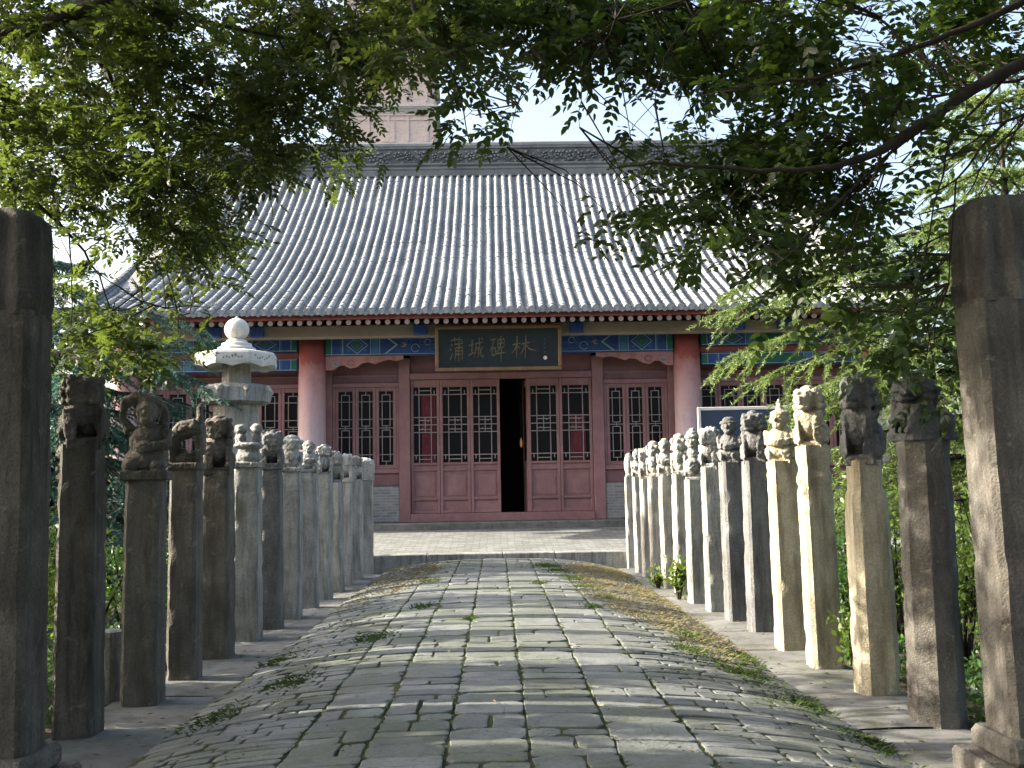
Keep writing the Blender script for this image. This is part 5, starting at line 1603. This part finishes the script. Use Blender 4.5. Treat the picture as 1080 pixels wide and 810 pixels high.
def conifer(loc, h, rad, z0, nt, npt, seed, mat, label, name='deodar_cedar', up=.25, droop=.55, boughs=(), per=60):
    """cedar: tiers of arching boughs that droop at the tips, fringed with needles"""
    rs = np.random.RandomState(seed)
    t = empty(name, loc, rs.uniform(0, 6), label, 'conifer')
    t.rotation_euler = (0, 0, 0)
    m = MB()
    m.tube([(0, 0, -.05), (.02, .02, h*.4), (0, .03, h*.8), (.02, 0, h)], [.05+.018*h, .03+.012*h, .03, .008], 9)
    tris = []
    todo = []
    for i in range(nt):
        f = i/(nt-1)
        for j in range(npt):
            todo.append((z0+(h-z0)*f*.97, 2*PI*(j+rs.uniform(-.3, .3))/npt+i*1.1, rad*(1-.82*f)*rs.uniform(.65, 1.1)))
    todo += [(b[0], R(b[1]), b[2]) for b in boughs]
    for zz, a, L in todo:
        for _ in (0,):
            d = np.array([math.cos(a), math.sin(a), 0]); sd = np.array([-d[1], d[0], 0])
            n = 9
            bend = rs.normal(0, .12)
            P = [np.array([0, 0, zz])+d*L*s+sd*bend*L*s*s+np.array([0, 0, L*(up*s-droop*s*s*1.0)]) for s in np.linspace(0, 1, n)]
            m.tube(P, list(np.linspace(.012+.01*L, .003, n)), 5, cap=False)
            # side sprays
            ns = int(7+L*11)
            for q in range(ns):
                s = rs.uniform(.18, 1.0)
                k = s*(n-1); k0 = min(n-2, int(k)); b = P[k0]*(1-k+k0)+P[k0+1]*(k-k0)
                sl = L*rs.uniform(.10, .26)*(1.25-.6*s)+.10
                sa = rs.uniform(.5, 1.2)*rs.choice([-1, 1])
                sdv = d*math.cos(sa)+sd*math.sin(sa)
                e = b+sdv*sl+np.array([0, 0, -sl*rs.uniform(.25, .8)])
                midp = (b+e)/2+np.array([0, 0, sl*.12])
                # needles along the spray
                nn = max(6, int(per*sl/.3))
                u = rs.uniform(0, 1, nn)
                c = (b[None]*((1-u)**2)[:, None]+2*midp[None]*(u*(1-u))[:, None]+e[None]*(u**2)[:, None])
                nd = unit(rs.normal(0, .7, (nn, 3))+unit(e-b)[None]*1.1+np.array([0, 0, -.1]))
                nl = rs.uniform(.045, .085, nn)
                nw = unit(np.cross(nd, rs.normal(0, 1, (nn, 3))))*(.0085)
                tris.append(np.stack([c-nw, c+nw, c+nd*nl[:, None]], 1))
    m.build('trunk', M['bark'], t, smooth=True)
    fast_mesh('foliage', np.concatenate(tris, 0), 3, M[mat], t)
    return t
GC = 'cedars around the hall forecourt'
conifer((-8.1, 19.0, 0), 6.0, 3.8, .4, 13, 12, 31, 'needle_blue', 'wide blue-green cedar drooping over the left of the hall', droop=.42, up=.22, boughs=[(4.4, -8, 3.6), (3.9, -20, 3.9), (4.9, -2, 3.2), (3.3, -12, 4.0), (2.6, -25, 3.8), (4.1, -34, 3.1), (4.6, -40, 3.1), (3.6, -52, 3.2), (3.0, -62, 3.3)])
conifer((-7.9, 13.6, 0), 4.8, 2.8, .4, 11, 11, 32, 'needle_blue', 'smaller blue-green cedar at the far left behind the left gate pillar', droop=.45)
conifer((6.9, 13.6, 0), 7.4, 3.6, 1.3, 12, 11, 33, 'needle_green', 'sunlit yellow-green cedar whose long sprays hang over the right row of posts', droop=.34, up=.16, boughs=[(2.95, 186, 3.7), (2.9, 172, 3.3), (3.5, 190, 3.5), (3.9, 178, 3.8), (4.4, 196, 3.7), (3.2, 200, 3.4), (4.8, 188, 3.6), (4.5, 182, 3.9)])
conifer((11.5, 21.5, 0), 8.2, 3.4, .8, 12, 10, 34, 'needle_green', 'tall pale green cedar behind the bare branches at the right', droop=.45)
conifer((8.3, 12.0, 0), 6.6, 1.9, 3.4, 8, 10, 35, 'needle_dry', 'bright lime green conifer top seen above the right gate pillar', droop=.4)

def shrub(loc, rx, ry, h, n, seed, mat, label, leaf=.055, lo=.08, name='evergreen_shrub', group='shrubs behind the rows of posts'):
    rs = np.random.RandomState(seed)
    t = empty(name, loc, 0, label, 'shrub', group)
    m = MB()
    tips = []
    for q in range(14):
        a = rs.uniform(0, 2*PI); r = rs.uniform(.2, .85)
        tip = np.array([math.cos(a)*rx*r, math.sin(a)*ry*r, h*rs.uniform(.45, .98)])
        m.tube([(tip[0]*.08, tip[1]*.08, -.03), tip*np.array([.5, .5, .55])+rs.normal(0, .03, 3), tip], [.018, .011, .004], 5, cap=False)
        tips.append(tip)
    m.build('stem', M['bark'], t)
    cl = np.array([tips[i] for i in rs.randint(0, len(tips), 40)])*rs.uniform(.45, 1.0, (40, 1))+rs.normal(0, .12, (40, 3))*np.array([rx, ry, h*.6])
    cl[:, 2] = np.clip(cl[:, 2], lo, h)
    p = cl[rs.randint(0, 40, n)]+rs.normal(0, .11, (n, 3))*np.array([max(.6, rx), max(.6, ry), max(.6, h*.6)])
    p[:, 2] = np.abs(p[:, 2])
    d = unit(rs.normal(0, 1, (n, 3))+np.array([0, 0, .35]))
    lw = unit(np.cross(d, rs.normal(0, 1, (n, 3))))
    ll = (leaf*rs.uniform(.6, 1.25, n))[:, None]
    ln = np.cross(lw, d)
    V = np.stack([p, p+d*ll*.35+lw*ll*.24+ln*ll*.05, p+d*ll*.72+lw*ll*.18, p+d*ll-ln*ll*.06, p+d*ll*.72-lw*ll*.18, p+d*ll*.35-lw*ll*.24+ln*ll*.05], 1)
    fast_mesh('foliage', V, 6, M[mat], t)
    return t
SH = [
 ((-3.9, 7.2), .8, .6, 1.35, 2600, 'shrub', 'dark glossy shrub behind the two nearest left posts'),
 ((-4.2, 8.7), .8, .7, 1.55, 3000, 'shrub', 'bushy shrub behind the left post with the raised arm figure'),
 ((-4.0, 10.2), .7, .7, 1.45, 2600, 'shrub_lit', 'lighter green shrub seen in the gaps around the second left post'),
 ((-4.1, 11.8), .8, .7, 1.4, 2600, 'shrub', 'dark shrub behind the twin headed post'),
 ((-3.9, 13.5), .7, .8, 1.2, 2200, 'shrub', 'low shrub behind the middle of the left row'),
 ((-4.1, 15.4), .8, .9, 1.2, 2200, 'shrub', 'low shrub in front of the octagonal stone pillar'),
 ((-6.0, 6.6), 1.3, 1.1, 2.3, 3500, 'shrub', 'tall dark shrub at the far left behind the gate pillar'),
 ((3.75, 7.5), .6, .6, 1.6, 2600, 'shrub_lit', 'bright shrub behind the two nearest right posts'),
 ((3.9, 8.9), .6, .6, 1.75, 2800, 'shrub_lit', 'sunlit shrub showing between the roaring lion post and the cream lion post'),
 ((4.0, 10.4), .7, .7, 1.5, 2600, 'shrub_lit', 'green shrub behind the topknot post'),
 ((4.1, 12.2), .8, .8, 1.4, 2400, 'shrub', 'dark shrub behind the dark granite posts'),
 ((4.2, 14.2), .8, .9, 1.3, 2200, 'shrub', 'low shrub below the blue notice board'),
 ((4.2, 16.5), .8, 1.0, 1.2, 2000, 'shrub', 'low shrub behind the far part of the right row'),
 ((5.0, 6.0), .9, .9, 2.0, 2400, 'shrub', 'dark shrub right of the right gate pillar'),
]
for i, (xy, rx, ry, h, n, mat, lab) in enumerate(SH):
    shrub((*xy, -.03), rx, ry, h, n, 50+i, mat, lab)
# mostly unseen evergreens, added west of the garden to keep sun off the near ramp
for i, (x, y, r_, h) in enumerate([(-8.0, 4.0, 1.35, 4.7), (-8.2, 6.4, 1.35, 4.8), (-8.4, 8.8, 1.35, 4.8), (-8.5, 11.0, 1.2, 4.4)]):
    shrub((x, y, -.03), r_, r_, h, 8000, 90+i, 'shrub', ['dense tall evergreen beyond the left gate pillar, nearest one', 'dense tall evergreen beyond the left gate pillar, middle one', 'dense tall evergreen beyond the left gate pillar, farthest one', 'dense tall evergreen beside the far left cedar'][i], .21, .2, 'tall_evergreen', 'tall evergreens west of the ramp')
# young plants rooted at the feet of the right posts
shrub((2.52, 14.75, 0), .13, .12, .62, 190, 71, 'shrub_lit', 'small yellow-green sapling growing beside a far right post', .09, .15, 'sapling', 'saplings at the feet of the right posts')
shrub((2.50, 16.5, 0), .16, .14, .30, 120, 72, 'shrub_lit', 'tiny low seedling at the foot of a whitish right post', .08, .03, 'sapling', 'saplings at the feet of the right posts')
shrub((2.98, 8.75, 0), .16, .16, .62, 420, 73, 'shrub_lit', 'leafy seedling between the roaring lion post and the cream post', .07, .05, 'sapling', 'saplings at the feet of the right posts')

# ---------------------------------------------------------------- grass on the ramp
def blades(name, pts, hmin, hmax, mat, seed, lie=.8, wid=.004):
    rs = np.random.RandomState(seed)
    P = np.array(pts); n = len(P)
    a = rs.uniform(0, 2*PI, n)
    d = unit(np.stack([np.cos(a)*lie, np.sin(a)*lie, rs.uniform(.25, 1, n)], 1))
    L = rs.uniform(hmin, hmax, n)[:, None]
    w_ = np.stack([-np.sin(a), np.cos(a), 0*a], 1)*wid
    tip = P+d*L; tip[:, 2] -= (L[:, 0]*.25)
    mid = P+d*L*.55
    V = np.stack([P-w_, P+w_, mid+w_*.7, tip, mid-w_*.7], 1)
    o = fast_mesh(name, V, 5, mat)
    o['kind'] = 'stuff'
    return o
rs = np.random.RandomState(5)
def in_patch(x, y, side):
    nz = noise.noise(Vector((x*1.3, y*.8, 4+side)))*.35+noise.noise(Vector((x*4, y*3, 4+side)))*.25
    if side > 0:
        xe = 1.05 if y > 13 else 1.05+(13-y)*.16          # inner edge of the right patch
        f = min(1, (x-xe)/.35)*min(1, max(0, (20.4-y)/1.0))*min(1, max(0, (y-8.6)/2.2))*min(1, max(0, (2.46-x)/.06))
    else:
        xe = -.80 if y > 16 else -.80-(16-y)*.28
        f = min(1, (xe-x)/.35)*min(1, max(0, (20.4-y)/.8))*min(1, max(0, (y-13.2)/2))*min(1, max(0, (x+2.2)/.2))
    return max(f*.5, -.2)+nz*1.4-.14
pts = []
while len(pts) < 15000:
    x, y = rs.uniform(.8, 2.5), rs.uniform(8.5, 20.4)
    if rs.uniform(0, 1) < in_patch(x, y, 1): pts.append((x, y, crown(x)+rs.uniform(-.012, .004)))
n0 = 0
k = 0
while n0 < 6500 and k < 400000:
    k += 1
    x, y = rs.uniform(-2.2, -.6), rs.uniform(13, 20.4)
    if rs.uniform(0, 1) < in_patch(x, y, -1): pts.append((x, y, crown(x)+rs.uniform(-.02, .0))); n0 += 1
blades('dry_grass', pts, .03, .085, M['dry_grass'], 6, 1.3, .003)['label'] = 'straw coloured dry grass matted over the edges of the stone ramp'
pts = []
spots = [(1.0, 17.6, .22), (1.15, 16.2, .2), (.85, 18.6, .25), (1.25, 14.9, .16), (1.35, 13.6, .14), (1.1, 12.4, .1), (1.7, 9.4, .16), (1.95, 8.6, .2), (2.15, 7.6, .16), (2.25, 6.5, .14),
         (-.9, 12.6, .12), (-1.2, 10.2, .15), (-1.6, 8.2, .16), (-1.9, 7.2, .14), (.62, 15.2, .08), (-.3, 11.2, .06), (1.9, 10.6, .15), (2.2, 9.6, .18), (-2.0, 9.6, .14), (-1.0, 16.0, .15)]
for (sx, sy, sr) in spots:
    for q in range(int(2600*sr)):
        x, y = sx+rs.normal(0, sr*.6), sy+rs.normal(0, sr*1.2)
        if -2.15 < x < 2.4: pts.append((x, y, crown(x)-.012))
blades('grass_tufts', pts, .03, .085, M['weed'], 8, .8, .0035)['label'] = 'small green grass tufts on the stone ramp'
pts = []
k = 0
while len(pts) < 30000 and k < 3000000:        # weeds in the joints and tufts
    k += 1
    x, y = rs.uniform(-2.12, 2.36), rs.uniform(4.8, 20.4)
    i = int(np.argmin([abs(joint_x(i, y)-x) for i in range(1, len(xs)-1)]))+1
    d = abs(joint_x(i, y)-x)
    pz = noise.noise(Vector((x*1.4+3, y*.9, 1)))
    tuft = noise.noise(Vector((x*3.1, y*2.0, 8)))
    if (d < .022 and pz > -.28 and rs.uniform(0, 1) < .55+pz) or (tuft > .44 and abs(x) > .55 and rs.uniform(0, 1) < .7) or (x > 1.75 and y < 11 and pz+tuft > .15):
        pts.append((x, y, crown(x)-.018))
blades('weeds', pts, .014, .05, M['weed'], 7, .9, .0035)['label'] = 'green weeds growing in the joints of the stone ramp'
# low leafy ground cover under the shrubs on both sides
rs = np.random.RandomState(15)
gp = []
while len(gp) < 26000:
    s = -1 if rs.uniform() < .5 else 1
    x, y = s*(3.06+abs(rs.normal(0, 1.5))), rs.uniform(4.4, 20.3)
    if abs(x) > 9: continue
    q = noise.noise(Vector((x*1.1, y*1.1, 3)))
    if rs.uniform() < .6+q*1.2: gp.append((x, y, rs.uniform(-.02, .10+.22*max(0, q+.2))*min(1, (abs(x)-3.0)*3)))
gp = np.array(gp); n = len(gp)
d = unit(rs.normal(0, 1, (n, 3))*np.array([1, 1, .6])+np.array([0, 0, .4])); lw = unit(np.cross(d, rs.normal(0, 1, (n, 3)))); ll = rs.uniform(.035, .075, n)[:, None]
o = fast_mesh('ground_cover', np.stack([gp, gp+d*ll*.35+lw*ll*.28, gp+d*ll*.7+lw*ll*.2, gp+d*ll, gp+d*ll*.7-lw*ll*.2, gp+d*ll*.35-lw*ll*.28], 1), 6, M['shrub'])
o['kind'] = 'stuff'
o['label'] = 'low dark leafy ground cover behind the rows of posts'
# fallen leaves
m = MB()
rg = random.Random(77)
for k in range(900):
    x, y = (rg.uniform(-3, 2.9) if k % 2 else rg.choice((-2.45, 2.5))+rg.gauss(0, .22)), rg.uniform(5, 20)
    z = max(crown(x), 0)+.016 if -2.1 < x < 2.35 else .012
    a = rg.uniform(0, 6.3); l = rg.uniform(.03, .06); w_ = l*.3
    c, s_ = math.cos(a), math.sin(a)
    P = lambda u, v, h: (x+c*u-s_*v, y+s_*u+c*v, z+h)
    m.add([P(-l/2, 0, .003), P(0, w_/2, .010), P(l/2, 0, .0), P(0, -w_/2, .008)], [(0, 3, 2, 1)])
o = m.build('fallen_leaves', leaf_mat('fallen_leaf', [(0, (.14, .09, .03)), (.5, (.10, .11, .03)), (1, (.22, .16, .05))], (.2, .16, .05), .2, .6))
o['kind'] = 'stuff'
o['label'] = 'scattered fallen leaflets on the paving'
